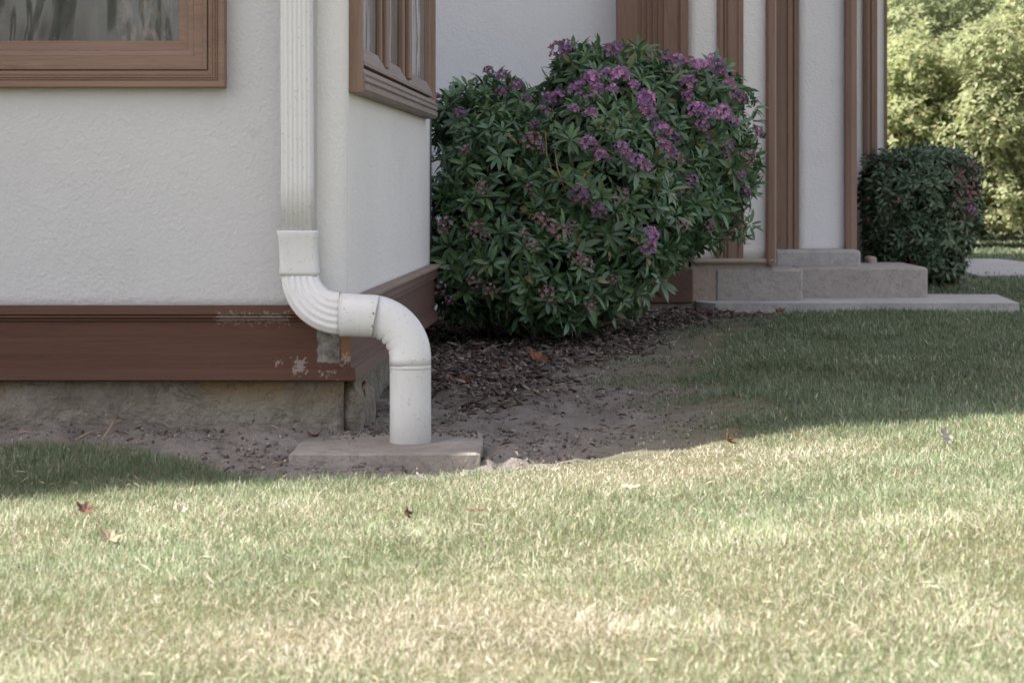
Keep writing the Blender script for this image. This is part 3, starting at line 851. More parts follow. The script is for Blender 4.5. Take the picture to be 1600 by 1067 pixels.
def elbow_pts():
    L = []
    for i in range(5):
        t = i/4; L.append((530.5+44.5*t, 491.5+2*t, math.pi/2, Yj+(YL-Yj)*.45*t, 34.2-.8*t, 0))
    for i in range(1, 41):
        t = i/40; a = math.pi/2*(1-t)
        L.append((575+66*math.cos(a), 559.5-66*math.sin(a), a, Yj+(YL-Yj)*(.45+.55*t), 33.4-.9*t, t))
    L.append((641, 571, 0, YL, 32.4, 0))
    return L
for (x, y, a, Yc, hw, t) in elbow_pts():
    u = Vector((math.cos(a), 0, math.sin(a)))   # outward side of the bend
    cr = 0.085*max(0, math.sin(t*math.pi*11))**2*math.sin(math.pi*t) if t > 0 else 0
    pth_.append((Pm(x, y, Yc), u)); secs.append(circ(hw*SLo, .052, inner=1, ia=cr))
sweep_sec(pth_, secs, 'smooth_elbow', M_PIPE)
pth_ = []; secs = []
for (y, hw) in ((570, 32.2), (571, 32.3), (574, 32.3), (575, 32.2), (630, 32.2), (691, 32.4), (693, 31.6)):
    pth_.append((Pm(641+.3, y, YL), UX)); secs.append(circ(hw*SLo, hw*SLo*.97))
sweep_sec(pth_, secs, 'outlet_pipe', M_PIPE)
# seam lines of grime, each a hair proud of the pipe
for (x, y, a, hw, Yc, hd) in ((531.5, 491.5, math.pi/2, 34.6, Yj, .0525), (587, 495.2, 1.39, 33.6, YL+.02, .0525)):
    u = Vector((math.cos(a), 0, math.sin(a))); tdir = Vector((math.sin(a), 0, -math.cos(a)))
    sweep_sec([(Pm(x, y, Yc), u), (Pm(x, y, Yc)+tdir*.0009, u)], [circ(hw*SLo, hd*1.004)]*2, 'seam', M_GRIME)
sweep_sec([(Pm(641.3, 574.6, YL), UX), (Pm(641.3, 574.6, YL)-Vector((0, 0, .0014)), UX)], [circ(32.7*SLo, 32.7*SLo*.975)]*2, 'seam', M_GRIME)
for (x, y, Yc, out_) in ((543, 488, Yj, .0515), (585, 488, YL+.03, .0515), (584, 508, YL+.03, .050)):
    p = Pm(x, y, Yc)+Vector((0, -out_+.001, 0))
    link('screw', MB().tube([p+Vector((0, .003, 0)), p, p-Vector((0, .003, 0))], [.0036, .0036, .0022], 8).mesh(), M_SCREW, pipe)

# ------------------------------------------------------------------ foliage tools
def leaf_shape(nseg=4, width=.3, fold=.12, droop=.25):
    """leaf along +x, length 1, up +z"""
    v = []; f = []
    for i in range(nseg+1):
        t = i/nseg; wd = width*.5*math.sin(math.pi*min(1, (t*.92+.04)))**.75*(1 if 0 < i < nseg else .12)
        z = -droop*t*t
        v += [(t, -wd, z+fold*wd*2), (t, 0, z), (t, wd, z+fold*wd*2)]
    for i in range(nseg):
        a = i*3; f += [(a, a+3, a+4, a+1), (a+1, a+4, a+5, a+2)]
    return v, f
def blob_points(blobs, n, lo=.8, hi=1.03, keepdeep=.86, rng=RNG, ymax=None):
    """points near the surface of a union of ellipsoids, with outward normals"""
    B = np.array(blobs, float); area = (B[:, 3]*B[:, 4]+B[:, 3]*B[:, 5]+B[:, 4]*B[:, 5]); pr = area/area.sum()
    pts = []; nrm = []
    tot = 0
    while tot < n:
        k = rng.choice(len(B), size=n*2, p=pr); d = unit(rng.normal(size=(n*2, 3)))
        r = rng.uniform(lo, hi, n*2)
        p = B[k, :3]+d*B[k, 3:6]*r[:, None]
        nn = unit(d/B[k, 3:6])
        deep = np.full(len(p), 9.)
        for j in range(len(B)):
            q = np.linalg.norm((p-B[j, :3])/B[j, 3:6], axis=1); q[k == j] = 9
            deep = np.minimum(deep, q)
        ok = deep > keepdeep
        pts.append(p[ok]); nrm.append(nn[ok]); tot += ok.sum()
    return np.concatenate(pts)[:n], np.concatenate(nrm)[:n]
def whorls(name, blobs, n, leaves, L, width, cols, mat, parent, rng, updir=.45, zmin=.03, lo=.72, droop=.3, spread=(1.0, 1.75), density=None, hi=1.04):
    pts, nn = blob_points(blobs, n, lo, hi, .84, rng)
    if density is not None: k = density(pts, rng); pts, nn = pts[k], nn[k]
    ax = unit(nn+np.array([0, 0, updir])+rng.normal(size=nn.shape)*.38)
    a, b = frames(ax, rng)
    M_, T_, C_ = [], [], []
    m_ = len(pts)
    tone = rng.random(m_); size = rng.uniform(.7, 1.15, m_)
    for i in range(leaves):
        th = 2*np.pi*(i+rng.uniform(-.3, .3, m_))/leaves
        el = rng.uniform(spread[0], spread[1], m_) if i % 3 else rng.uniform(.35, .9, m_)
        dr = unit((a*np.cos(th)[:, None]+b*np.sin(th)[:, None])*np.sin(el)[:, None]+ax*np.cos(el)[:, None]+np.array([0, 0, -.12]))
        side = unit(np.cross(ax, dr)+rng.normal(size=dr.shape)*.15); up = unit(np.cross(dr, side))
        s_ = L*size*rng.uniform(.7, 1.15, m_)
        M_.append(np.stack([dr, side, up], -1)*s_[:, None, None]); T_.append(pts+dr*.008)
        c = cols(pts, tone, m_, rng); C_.append(c)
    M_ = np.concatenate(M_); T_ = np.concatenate(T_); C_ = np.concatenate(C_)
    ok = (T_[:, 2]+M_[:, 2, 0]) > zmin; M_, T_, C_ = M_[ok], T_[ok], C_[ok]
    v, f = leaf_shape(4, width, .16, droop)
    me = tile_mesh(name, v, f, M_, T_, C_, True)
    return link(name, me, mat, parent)
def pxblob(cx_, cy_, rx, ry, Y, ryd):
    p = P(cx_, cy_, Y); return (p.x, p.y, p.z, rx/F*Y, ryd, ry/F*Y)

# ------------------------------------------------------------------ the rhododendron
rr = np.random.default_rng(21)
BL = [pxblob(775, 335, 92, 150, 9.9, .42), pxblob(768, 200, 80, 66, 10.3, .40), pxblob(975, 200, 118, 112, 10.5, .5), pxblob(1085, 222, 92, 112, 10.6, .45),
      pxblob(915, 330, 140, 160, 10.0, .52), pxblob(835, 415, 118, 88, 9.75, .40), pxblob(1040, 305, 84, 86, 10.3, .38), pxblob(975, 365, 78, 66, 10.1, .36),
      pxblob(722, 420, 48, 68, 9.75, .28), pxblob(918, 122, 48, 42, 10.4, .25), pxblob(865, 480, 40, 40, 9.7, .2)]
BLs = [pxblob(1150, 318, 20, 48, 10.45, .12), pxblob(1162, 356, 16, 22, 10.4, .1), pxblob(1098, 335, 50, 56, 10.5, .22), pxblob(1075, 375, 34, 28, 10.35, .13)]
shrub = thing('rhododendron', (.33, 10.15, .0), 'large rounded dark green shrub covered in purple flower clusters in the recess of the house', 'shrub')
def rcols(pts, tone, m_, rng):
    a = np.array([.056, .112, .048]); b = np.array([.13, .215, .095]); c = np.array([.115, .19, .125]); d = np.array([.22, .19, .09])
    t = tone[:, None]; col = a*(1-t)+b*t
    j = rng.random((m_, 1)); col = np.where(j < .25, c, col); col = np.where(j > .98, d, col)
    return col*rng.uniform(.75, 1.4, (m_, 1))
whorls('foliage', BL, 2350, 9, .073, .29, rcols, M_LEAF, shrub, rr, .35, .03, .70, hi=1.13)
whorls('foliage', BLs, 95, 7, .068, .22, rcols, M_LEAF, shrub, rr, -.3, .1, .2, hi=1.1)
whorls('young_foliage', BL, 420, 6, .052, .34, rcols, M_LEAF, shrub, rr, .6, .1, .95, .1, (.3, 1.1), hi=1.17)
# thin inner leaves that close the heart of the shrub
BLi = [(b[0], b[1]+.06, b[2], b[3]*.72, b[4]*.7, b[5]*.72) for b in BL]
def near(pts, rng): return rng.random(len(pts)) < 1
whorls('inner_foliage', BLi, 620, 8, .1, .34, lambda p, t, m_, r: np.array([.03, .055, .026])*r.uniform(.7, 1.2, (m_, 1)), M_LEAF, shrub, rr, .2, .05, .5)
# stems from the root fanning out into the crown
bm_ = MB(); root = Vector((.22, 10.25, .0))
pts, nn = blob_points(BL, 90, .75, .95, .85, rr)
for p in pts:
    e = Vector(p); b0 = root+Vector((rr.normal()*.07, rr.normal()*.07, -.03)); mid = b0.lerp(e, .45)+Vector((rr.normal()*.06, rr.normal()*.05, -.10)); q2 = b0.lerp(e, .8)+Vector((rr.normal()*.03, 0, -.03))
    bm_.tube([b0, mid, q2, e], [.013, .009, .006, .0035], 6)
part('branches', bm_, M_STEM, True, shrub)
# yellowed bare stalks showing between the leaves
# flower clusters: each its own mesh, set on the surface of the crown
def hit_blobs(x, y, blobs):
    d = P(x, y, 1.0)-Vector((0, 0, EYE)); best = None
    for b in blobs:
        o_ = (Vector((0, 0, EYE))-Vector(b[:3])); r = b[3:6]
        oo = Vector((o_.x/r[0], o_.y/r[1], o_.z/r[2])); dd = Vector((d.x/r[0], d.y/r[1], d.z/r[2]))
        A = dd.dot(dd); B_ = oo.dot(dd); C_ = oo.dot(oo)-1; D = B_*B_-A*C_
        if D > 0:
            t = (-B_-math.sqrt(D))/A
            if best is None or t < best[0]:
                p = Vector((0, 0, EYE))+d*t; q_ = p-Vector(b[:3]); best = (t, p, Vector((q_.x/r[0]**2, q_.y/r[1]**2, q_.z/r[2]**2)).normalized())
    if best is None: 
        p = P(x, y, 10.3); return p, Vector((0, -1, .2))
    return best[1], best[2]
for (x0, y0, x1_, y1_) in ((864, 290, 858, 215), (880, 300, 872, 240), (925, 255, 905, 300), (950, 225, 925, 262), (815, 330, 855, 365), (1040, 230, 1055, 210), (1062, 262, 1046, 225), (945, 235, 915, 245), (880, 480, 920, 455), (900, 290, 935, 330), (1000, 285, 1022, 262), (860, 150, 845, 190), (1110, 150, 1092, 172)):
    A, na = hit_blobs(x0, y0, BL); B2, nb = hit_blobs(x1_, y1_, BL)
    A = A-na*.03; B2 = B2+nb*.03; md = A.lerp(B2, .5)+(na+nb)*.018
    part('bare_stalk', MB().tube([A, md, B2], [.0042, .0034, .0022], 6), M_STALK, True, shrub)
def flower_mesh(kind, rng, R=.036):
    """a truss of open five-petalled florets"""
    pv = [(0, 0, 0), (.45, -.28, .18), (.95, -.26, .12), (1.08, 0, .05), (.95, .26, .12), (.45, .28, .18)]; pf = [(0, 1, 2, 3), (0, 3, 4, 5)]
    n = 15 if kind != 'faded' else 11
    M_, T_, C_ = [], [], []
    for i in range(n):
        z = 1-1.15*(i+.5)/n; ph = i*2.4; rr_ = math.sqrt(max(0, 1-z*z)); ax = np.array([rr_*math.cos(ph), rr_*math.sin(ph), z])
        c = ax*R*rng.uniform(.75, 1.05); a, b = frames(unit(ax[None]+rng.normal(size=(1, 3))*.2), rng)
        base = {'bright': (.50, .27, .50), 'mid': (.42, .24, .42), 'dull': (.27, .16, .27), 'faded': (.36, .22, .27)}[kind]
        fc = np.array(base)*rng.uniform(.55, 1.45)*np.array([rng.uniform(.85, 1.2), 1, rng.uniform(.8, 1.1)])
        for k in range(5):
            th = 2*math.pi*k/5; dr = a[0]*math.cos(th)+b[0]*math.sin(th); dr = dr*.85+ax*.5; dr /= np.linalg.norm(dr)
            sd = np.cross(ax, dr); sd /= np.linalg.norm(sd); up = np.cross(dr, sd)
            M_.append(np.stack([dr, sd, up], -1)*.0185*rng.uniform(.8, 1.15)*(1 if kind != 'faded' else .8)); T_.append(c); C_.append(fc*rng.uniform(.85, 1.15))
    me = tile_mesh('truss', pv, pf, np.array(M_), np.array(T_), np.array(C_)); me.materials.append(M_PETAL); return me
fm = {k: [flower_mesh(k, rr) for _ in range(3)] for k in ('bright', 'mid', 'dull', 'faded')}
FL = {'bright': [(918,154),(936,142),(954,134),(972,138),(988,150),(962,156),(944,158),(1002,166),(928,164),(880,164),(866,172),(1090,108),(1108,118),(1118,136),(1098,128),(1072,176),(1088,184),(1104,190),(1118,188),(996,362),(992,376),(1000,172)],
      'mid': [(846,174),(826,184),(900,196),(922,202),(1012,206),(1014,222),(1004,184),(1076,104),(1058,102),(1126,150),(1132,198),(1080,150),(1096,202),(920,244),(936,260),(960,248),(980,266),(968,256),(990,272),(1080,166),(894,164),(1014,240)],
      'dull': [(700,170),(735,200),(850,215),(910,310),(1050,240),(1090,240),(1070,290),(940,100),(1160,210),(764,138),(782,146),(796,158),(778,166),(806,172),(1042,98),(1120,112),(1140,262),(1146,286),(932,330),(945,497),(1136,168),(1018,208),(872,86),(884,80),(962,84),(1020,250),(1124,228)],
      'faded': [(690,300),(742,250),(760,300),(845,300),(900,350),(948,420),(905,460),(780,440),(850,445),(1060,300),(1090,340),(1040,350),(720,350),(960,310),(1110,260),(808,240),(822,248),(816,236),(764,378),(774,384),(822,382),(832,396),(856,374),(866,382),(884,408),(898,414),(704,440),(712,452),(730,434),(842,366),(1008,176),(1034,262),(1148,240)]}
for k, lst in FL.items():
    for (x, y) in lst:
        p, nn = hit_blobs(x, y, BL+BLs)
        ax = (nn+Vector((0, 0, .5))+Vector((rr.normal()*.15, rr.normal()*.15, 0))).normalized()
        o = bpy.data.objects.new('flower_cluster', fm[k][int(rr.integers(0, 3))]); COL.objects.link(o); o.parent = shrub
        o.location = p+nn*.07-Vector(shrub.location); o.rotation_euler = ax.to_track_quat('Z', 'Y').to_euler(); s_ = rr.uniform(.5, .98); o.scale = (s_, s_, s_)

# ------------------------------------------------------------------ the far clipped shrub
YQ = 13.7
BL2 = [pxblob(1370, 300, 24, 60, YQ-.05, .2), pxblob(1440, 300, 86, 70, YQ, .33), pxblob(1398, 300, 50, 68, YQ, .28), pxblob(1480, 290, 48, 58, YQ, .28), pxblob(1440, 365, 76, 62, YQ, .30), pxblob(1462, 408, 46, 34, YQ-.05, .2), pxblob(1400, 370, 46, 45, YQ, .22), pxblob(1500, 330, 28, 60, YQ, .22)]
sh2 = thing('clipped_shrub', (2.45, YQ, .03), 'small compact dark green shrub with a reddish top at the end of the entrance steps', 'shrub')
def ccols(pts, tone, m_, rng):
    t = tone[:, None]; col = np.array([.065, .115, .065])*(1-t)+np.array([.14, .20, .115])*t
    red = np.clip((fbm(pts[:, 0]*1.0, pts[:, 2], 6, 5)-.38)*3.4, 0, 1)*np.clip((pts[:, 2]-.35)/.3, .1, 1)*np.clip((pts[:, 0]-2.2)*2.2, .15, 1)
    j = rng.random(m_) < red*.75
    return np.where(j[:, None], np.array([.22, .085, .085])*rng.uniform(.6, 1.2, (m_, 1)), col)*rng.uniform(.75, 1.2, (m_, 1))
whorls('foliage', BL2, 1500, 6, .048, .36, ccols, M_LEAF, sh2, rr, .4, .05, .75)
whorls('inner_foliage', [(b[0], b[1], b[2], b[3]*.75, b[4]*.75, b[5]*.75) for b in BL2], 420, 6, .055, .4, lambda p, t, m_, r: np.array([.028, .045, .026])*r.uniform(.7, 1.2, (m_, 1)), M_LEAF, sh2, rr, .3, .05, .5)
bm_ = MB(); pts, nn = blob_points(BL2, 40, .7, .95, .8, rr)
for p in pts:
    e = Vector(p); b0 = Vector((2.45+rr.normal()*.05, YQ+rr.normal()*.05, .0)); bm_.tube([b0, b0.lerp(e, .5)+Vector((0, 0, -.05)), e], [.012, .008, .004], 6)
part('branches', bm_, M_STEM, True, sh2)
for (x, y) in ((1514, 328),):
    p, nn = hit_blobs(x, y, BL2); o = bpy.data.objects.new('flower_cluster', fm['mid'][1]); COL.objects.link(o); o.parent = sh2
    o.location = p+nn*.03-Vector(sh2.location); o.scale = (.55, .55, .7); o.rotation_euler = nn.to_track_quat('Z', 'Y').to_euler()

# ------------------------------------------------------------------ bushes and trees beyond, in the sun
def bush(name, label, cat, base, blobs, n, L, cols, group, lo=.7, nstem=14, stemr=.03, hue=None, width=.5):
    t = thing(name, base, label, cat, group)
    whorls('foliage', blobs, n, 5, L, width, cols, M_FARLEAF, t, rr, 1.1, .06, lo, .2, hi=1.3)
    whorls('inner_foliage', [(b[0], b[1], b[2], b[3]*.7, b[4]*.7, b[5]*.7) for b in blobs], n//4, 5, L*1.3, width, cols, M_FARLEAF, t, rr, .3, .12, .5, .2)
    s_ = MB(); pts, nn = blob_points(blobs, nstem, .5, .9, .5, rr)
    for p in pts:
        e = Vector(p); b0 = Vector(base)+Vector((rr.normal()*.18, rr.normal()*.15, -.05)); s_.tube([b0, b0.lerp(e, .35)+Vector((rr.normal()*.1, 0, .15)), b0.lerp(e, .7)+Vector((rr.normal()*.15, 0, .1)), e], [stemr, stemr*.75, stemr*.5, stemr*.2], 7)
    part('branches', s_, M_PALESTEM, True, t)
    return t
def colset(c0, c1, c2=None, f=.0, CK=1.06):
    c0, c1 = np.array(c0), np.array(c1)
    def g(pts, tone, m_, rng):
        k = np.clip((fbm(pts[:, 0]+pts[:, 1]*.5, pts[:, 2], 1.6, 7)-.3)*2.2, 0, 1)[:, None]*.6+tone[:, None]*.4
        col = (c0*(1-k)+c1*k)*CK; col = col*.8+col.mean(axis=1, keepdims=True)*.2
        if c2 is not None: col = np.where(rng.random((m_, 1)) < f, np.array(c2), col)
        return col*rng.uniform(.75, 1.25, (m_, 1))
    return g
def pile(cx0, cy0, cz, R, n, seed, flat=.8, sub=.45):
    r = np.random.default_rng(seed); out_ = []
    for i in range(n):
        d = unit(r.normal(size=3)); q_ = d*R*r.uniform(.3, .75)
        out_.append((cx0+q_[0], cy0+q_[1]*.7, max(R*sub*.8+.25, cz+q_[2]*flat), R*sub*r.uniform(.75, 1.25), R*sub*.9, R*sub*r.uniform(.7, 1.1)))
    return out_
g1 = 'sunlit bushes beyond the house'
bush('garden_bush', 'bright yellow green bush in full sun beside the house corner, above the small clipped shrub', 'bush', (4.5, 25.5, 0), pile(4.35, 25.5, 1.15, 1.5, 60, 3, .95, .22), 6500, .075, colset((.22, .25, .11), (.38, .42, .19), (.36, .31, .2), .05), g1, .65, 26, .035)
bush('garden_bush', 'pale green bush at the right edge with bare tan stems under it', 'bush', (5.9, 24.6, 0), pile(5.5, 24.8, 1.25, 1.6, 60, 5, 1.0, .22), 6500, .07, colset((.23, .26, .12), (.40, .44, .21), (.38, .33, .22), .07), g1, .65, 40, .035)
bush('garden_bush', 'broad sunlit bush standing behind the two nearer bright ones', 'bush', (5.2, 28.5, 0), pile(5.2, 28.5, 1.5, 2.1, 60, 8, .8, .22)+[(x, 28.8, .6, .8, .6, .7) for x in (3.2, 4.2, 5.2, 6.2, 7.2)], 9500, .085, colset((.2, .24, .11), (.38, .41, .2)), g1, .7)
bush('garden_bush', 'light green bush out of the frame to the right of the path', 'bush', (8.4, 25.2, 0), pile(8.4, 25.2, 1.3, 1.5, 9, 13), 3200, .09, colset((.12, .15, .05), (.26, .28, .12)), g1, .7)
g2 = 'greyish trees behind the sunlit bushes'
def tree(base, cz, R, seed, n, label, cols):
    t = thing('tree', base, label, 'tree', g2)
    bl_ = pile(base[0], base[1], cz, R, 26, seed, .9, .3)
    whorls('crown', bl_, n, 5, .13, .45, cols, M_FARLEAF, t, rr, .3, .5, .55, .25)
    s_ = MB(); b0 = Vector(base); fork = b0+Vector((rr.normal()*.2, 0, cz-R*.5))
    s_.tube([b0-Vector((0, 0, .2)), b0.lerp(fork, .5)+Vector((.08, 0, 0)), fork], [.24, .19, .15], 12)
    for b in bl_:
        e = Vector(b[:3]); s_.tube([fork, fork.lerp(e, .5)+Vector((rr.normal()*.2, 0, .2)), e], [.1, .06, .02], 7)
    part('trunk', s_, M_PALESTEM, True, t)
tree((5.6, 36, 0), 3.6, 2.7, 31, 3800, 'dark grey green tree behind the bushes next to the house corner', colset((.11, .125, .09), (.24, .25, .18), CK=2.4))
tree((9.0, 35, 0), 3.8, 2.8, 37, 3800, 'olive green tree behind the bushes at the right edge', colset((.14, .16, .1), (.3, .32, .2), CK=2.1))
tree((7.3, 42, 0), 4.4, 3.6, 41, 3600, 'tall dusky tree farthest back above the sunlit bushes', colset((.1, .11, .08), (.2, .21, .15), CK=2.4))
# leafy trees across the lawn behind the photographer, seen only in the panes
for i, (x, y, s_) in enumerate(((-7, -16, 51), (1, -19, 53), (9, -15, 57))):
    tree((x, y, 0), 3.9, 3.2, s_, 1500, ('tree across the lawn, left of the photographer', 'tree across the lawn, straight behind the photographer', 'tree across the lawn, right of the photographer')[i], colset((.05, .07, .035), (.12, .15, .07)))

# ------------------------------------------------------------------ mulch, crumbs, litter
rm = np.random.default_rng(5)
def scatter(n, x0, x1, y0, y1, maskf, rng):
    X = rng.uniform(x0, x1, n); Y = rng.uniform(y0, y1, n); k = rng.random(n) < maskf(X, Y); X, Y = X[k], Y[k]
    inh = (X < np.where(Y < 9.43, -.43+.0446*(Y-6.5), -.40)) & (Y > 6.47)
    X, Y = X[~inh], Y[~inh]
    return X, Y, height(X, Y)
X, Y, Z = scatter(21000, -.42, 1.3, 7.0, 11.9, lambda a, b: mulch_mask(a, b), rm)
n = len(X); ax = unit(np.stack([rm.normal(size=n)*.35, rm.normal(size=n)*.35, np.ones(n)], 1)); a, b = frames(ax, rm)
ln = rm.uniform(.012, .05, n); wd = ln*rm.uniform(.12, .4, n); th = rm.uniform(.002, .007, n)
Mx = np.stack([a*ln[:, None], b*wd[:, None], ax*th[:, None]], -1)
cb_v = [(-.5,-.4,-.5),(.45,-.5,-.5),(.5,.35,-.5),(-.4,.5,-.5),(-.45,-.35,.5),(.4,-.4,.6),(.55,.3,.45),(-.35,.42,.5)]
cb_f = [(0,3,2,1),(4,5,6,7),(0,1,5,4),(1,2,6,5),(2,3,7,6),(3,0,4,7)]
pal = np.array([[.075,.055,.047],[.13,.10,.085],[.20,.165,.145],[.10,.08,.075],[.28,.245,.22],[.14,.08,.06]])
cc = pal[rm.choice(6, n, p=[.2,.22,.24,.2,.1,.04])]*rm.uniform(.7, 1.3, (n, 1))
o = link('bark_mulch', tile_mesh('mulch', cb_v, cb_f, Mx, np.stack([X, Y, Z+.004+rm.uniform(0, .014, n)], 1), cc), M_CHIP); tag(o, 'dark bark chips spread under the flowering shrub', 'mulch', kind='stuff')
# crumbs of soil, twiglets and bits on the bare ground
X, Y, Z = scatter(30000, -2.1, 1.0, 5.8, 9.0, lambda a, b: (1-lawn_mask(a, b))*(1-mulch_mask(a, b)*.6)*np.clip((fbm(a, b, 6, 77)-.35)*3, .06, 1), rm)
k = ~((X > X0-.0) & (X < X1) & (Y > Y0) & (Y < Y1)); X, Y, Z = X[k], Y[k], Z[k]
n = len(X); ax = unit(rm.normal(size=(n, 3))); a, b = frames(ax, rm); s_ = rm.uniform(.002, .007, n)*np.where(rm.random(n) < .02, 1.9, 1)
Mx = np.stack([a*s_[:, None]*1.3, b*s_[:, None], ax*s_[:, None]*.8], -1)
ov = [(1,0,0),(-1,.1,0),(0,1,.1),(0,-1,0),(.1,0,1),(0,.1,-1)]; of = [(0,2,4),(2,1,4),(1,3,4),(3,0,4),(2,0,5),(1,2,5),(3,1,5),(0,3,5)]
pal = np.array([[.19,.16,.14],[.13,.105,.09],[.26,.235,.21],[.09,.07,.06],[.34,.31,.27]]); cc = pal[rm.choice(5, n, p=[.4,.25,.2,.1,.05])]*rm.uniform(.8, 1.2, (n, 1))
nb_ = 500; bx = rm.uniform(X0+.01, X1-.01, nb_); by = Y1-np.abs(rm.normal(size=nb_))*.09; kb = (by > Y0+.01) & (rm.random(nb_) < .35+(bx < -.35)*.5); bx, by = bx[kb], by[kb]
X = np.concatenate([X, bx]); Y = np.concatenate([Y, by]); Z = np.concatenate([Z, np.full(len(bx), bz+.002)])
n2 = len(bx); ax2 = unit(rm.normal(size=(n2, 3))); a2, b2 = frames(ax2, rm); s2 = rm.uniform(.0015, .005, n2)
Mx = np.concatenate([Mx, np.stack([a2*s2[:, None]*1.3, b2*s2[:, None], ax2*s2[:, None]*.8], -1)]); cc = np.concatenate([cc, pal[rm.integers(0, 4, n2)]])
o = link('soil_crumbs', tile_mesh('crumbs', ov, of, Mx, np.stack([X, Y, Z+.001], 1), cc), M_CHIP); tag(o, 'loose crumbs and clods on the bare soil beside the house', 'soil crumbs', kind='stuff')
# dry stalks and leaf bits strewn over soil and mulch
X, Y, Z = scatter(5200, -2.1, 1.2, 5.9, 11.5, lambda a, b: (1-lawn_mask(a, b))**3*.5, rm)
k = ~((X > X0-.0) & (X < X1) & (Y > Y0) & (Y < Y1)); X, Y, Z = X[k], Y[k], Z[k]
n = len(X); ax = unit(np.stack([rm.normal(size=n)*.25, rm.normal(size=n)*.25, np.ones(n)], 1)); a, b = frames(ax, rm); ln = rm.uniform(.01, .045, n)
Mx = np.stack([a*ln[:, None], b*ln[:, None]*rm.uniform(.06, .3, n)[:, None], ax*ln[:, None]*.5], -1)
lv, lf = leaf_shape(3, .9, .3, .25)
pal = np.array([[.26,.2,.14],[.36,.3,.22],[.16,.09,.06],[.12,.09,.07]]); cc = pal[rm.integers(0, 4, n)]*rm.uniform(.7, 1.2, (n, 1))
o = link('leaf_litter', tile_mesh('litter', lv, lf, Mx, np.stack([X, Y, Z+.008], 1), cc), M_DRY); tag(o, 'dry bits of leaf and straw strewn over soil and mulch', 'leaf litter', kind='stuff')
# dry thatch lying in the sunny lawn
X = rm.uniform(-2.3, 2.3, 9000); Y = rm.uniform(2.7, 5.9, 9000); k = rm.random(9000) < .08+1.0*np.exp(-((Y-3.75-.1*X)/.35)**2)*(np.abs(X) < .8)+.25*fbm(X, Y, 2, 4); X, Y = X[k], Y[k]; Z = height(X, Y)
k = lawn_mask(X, Y) > .6; X, Y, Z = X[k], Y[k], Z[k]
n = len(X); ax = unit(np.stack([rm.normal(size=n)*.5, rm.normal(size=n)*.5, np.ones(n)], 1)); a, b = frames(ax, rm); ln = rm.uniform(.012, .035, n)
Mx = np.stack([a*ln[:, None], b*ln[:, None]*rm.uniform(.05, .13, n)[:, None], ax*ln[:, None]*.4], -1)
pal = np.array([[.5,.43,.31],[.42,.34,.22],[.58,.52,.42]]); cc = pal[rm.integers(0, 3, n)]*rm.uniform(.8, 1.15, (n, 1))
sv, sf = leaf_shape(2, 1.0, .1, .04)
o = link('straw_thatch', tile_mesh('thatch', sv, sf, Mx, np.stack([X, Y, Z+rm.uniform(.008, .028, n)], 1), cc), M_DRY); tag(o, 'dry straw lying loose in the sunny lawn', 'straw', kind='stuff')

# single fallen leaves, each its own thing
def dry_leaf(x, y, Y, size, col, label, curl=.35, yaw=0.0, tilt=(0, 0), lobed=True, zoff=.012, name='fallen_leaf', cat='leaf'):
    N = 22; ring = []
    for i in range(N):
        t = 2*math.pi*i/N; r = 1*(1+(.28*math.cos(5*t) if lobed else 0))*(.95 if lobed else math.sqrt(1/(math.cos(t)**2+7*math.sin(t)**2))*1.0)
        ring.append((r*math.cos(t), r*math.sin(t)))
    vs = [(0, 0, 0)]+[(a*.5, b*.5, 0) for a, b in ring]+[(a, b, 0) for a, b in ring]
    vs = [(a*size*.5, b*size*.5, size*curl*(a*a*.55+.35*abs(b)-.1*b*a)+size*.04*math.sin(9*a+5*b)) for a, b, _ in vs]
    n = len(vs); f_ = [(0, 1+i, 1+(i+1) % N) for i in range(N)]+[(1+i, 1+N+i, 1+N+(i+1) % N, 1+(i+1) % N) for i in range(N)]
    th = .0009
    V = vs+[(a, b, c-th) for a, b, c in vs]; Fc = f_+[tuple(n+k for k in reversed(g_)) for g_ in f_]+[(1+N+i, n+1+N+i, n+1+N+(i+1) % N, 1+N+(i+1) % N) for i in range(N)]
    me = bpy.data.meshes.new(name); me.from_pydata(V, [], Fc)
    at_ = me.attributes.new('tint', 'FLOAT_COLOR', 'POINT')
    c4 = np.ones((len(V), 4), np.float32); c4[:, :3] = np.array(col)*rm.uniform(.75, 1.2, (len(V), 1)); at_.data.foreach_set('color', c4.ravel())
    me.materials.append(M_DRY)
    p = P(x, y, Y)
    o = bpy.data.objects.new(name, me); COL.objects.link(o)
    o.location = (p.x, p.y, ground_at(p.x, p.y)+zoff); o.rotation_euler = (tilt[0], tilt[1], yaw)
    return tag(o, label, cat)
def Yg(y, z=-.06):  return (EYE-z)*F/(y-HZ)
LG = 'fallen leaves on the sunny lawn'
RB = (.2, .09, .06); TB = (.30, .2, .12); PB_ = (.5, .45, .4)
dry_leaf(133, 809, Yg(809, -.055), .040, (.17, .1, .075), 'reddish brown curled leaf lying on the sunny lawn, leftmost one', .4, .4, (.5, .1), zoff=.03)
dry_leaf(742, 808, Yg(808, -.045), .042, (.2, .14, .1), 'thin brown leaf flat on the sunny lawn below the downspout', .15, .1, (.2, 0), False, .028)
dry_leaf(632, 816, Yg(816, -.05), .024, (.13, .09, .05), 'tiny dark upright leaf scrap in the lawn, left of the thin brown leaf', .8, 1.2, (1.2, .3), zoff=.03)
dry_leaf(1138, 701, Yg(701, -.01), .034, (.16, .1, .06), 'small dark brown crumpled leaf on the lawn just below the shade line', .7, .9, (.7, .3), zoff=.03)
dry_leaf(1474, 692, Yg(692, .02), .046, PB_, 'whitish star shaped leaf standing in the lawn near the right edge', .35, .7, (1.0, .4), zoff=.034)
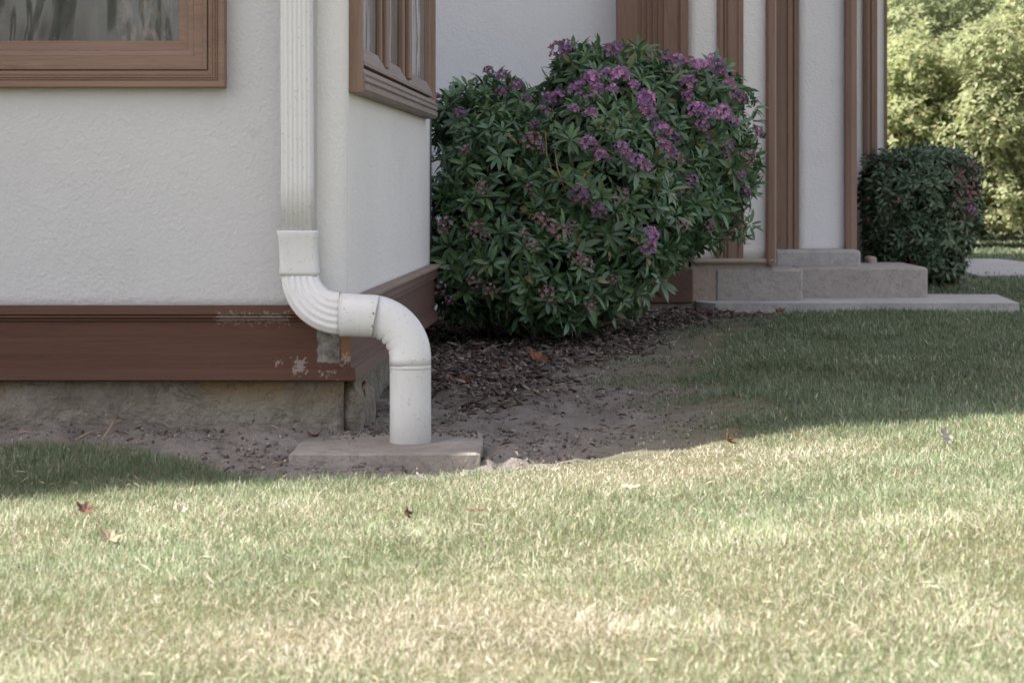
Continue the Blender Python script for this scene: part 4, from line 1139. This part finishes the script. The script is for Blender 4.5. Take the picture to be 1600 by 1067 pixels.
dry_leaf(1408, 642, Yg(642, .055), .040, (.24, .18, .14), 'narrow brown leaf on top of the shade line at right', .5, .2, (.1, .1), False, .035)
dry_leaf(986, 774, Yg(774, -.04), .045, (.46, .41, .29), 'pale straw coloured strip of leaf lying on the lawn in the middle', .2, -.35, (.3, 0), False, .034)
dry_leaf(170, 842, Yg(842, -.06), .045, (.4, .33, .23), 'pale tan crumpled leaf in the lawn, below the reddish brown one', .4, .4, (.4, .2), zoff=.02)
dry_leaf(284, 814, Yg(814, -.06), .02, (.5, .45, .38), 'tiny whitish leaf scrap in the lawn right of the reddish brown leaf', .4, .4, (.7, .2), zoff=.03)
dry_leaf(1218, 494, 11.2, .05, (.26, .12, .08), 'reddish leaf on the shaded grass in front of the concrete slab', .5, .3, (.3, 0), zoff=.03)
dry_leaf(722, 612, Yg(612, -.03), .085, (.17, .07, .05), 'dark red curled leaf on the soil right of the downspout', .45, .2, (.15, 0), zoff=.02)
dry_leaf(760, 622, Yg(622, -.03), .06, (.2, .12, .09), 'brown leaf on the soil beside the dark red curled one', .4, 1.2, (.15, .1), zoff=.018)
dry_leaf(838, 575, Yg(575, -.02), .075, (.28, .12, .07), 'rust coloured leaf lying on the bark mulch', .6, .2, (.5, .3), zoff=.02)
l = dry_leaf(491, 687, 6.38, .040, (.14, .06, .04), 'dark folded leaf lying on the left end of the splash block', .7, .1, (.1, 0), False, .0)
l.location.z = bz+.006
# a pale crooked twig on the soil at the left
def twig(x0, y0, x1_, y1_, z, r, label, col):
    A = P(x0, y0, Yg(y0, z)); B_ = P(x1_, y1_, Yg(y1_, z)); A.z = ground_at(A.x, A.y)+.012; B_.z = ground_at(B_.x, B_.y)+.016
    mid = A.lerp(B_, .5)+Vector((.008, .01, .012)); mb = MB(); mb.tube([A, mid, B_], [r*.7, r, r*.8], 7); mb.tube([mid, mid+Vector((.02, .01, .006))], [r*.6, r*.3], 6)
    mm = MT('twig bark', .85); mm.color(mm.mix(mm.noise(60, 3), tuple(c*.7 for c in col), col))
    return tag(link('twig', mb.mesh(), mm.m, None, tuple(A), True), label, 'twig')
twig(160, 690, 184, 664, 0.0, .0035, 'pale bent twig lying on the soil at the far left', (.32, .25, .18))
twig(118, 700, 150, 692, -.02, .003, 'short tan twig at the edge of the shaded grass', (.34, .28, .2))
twig(730, 560, 790, 548, 0.0, .004, 'thin grey stick lying on the bark mulch', (.2, .17, .14))
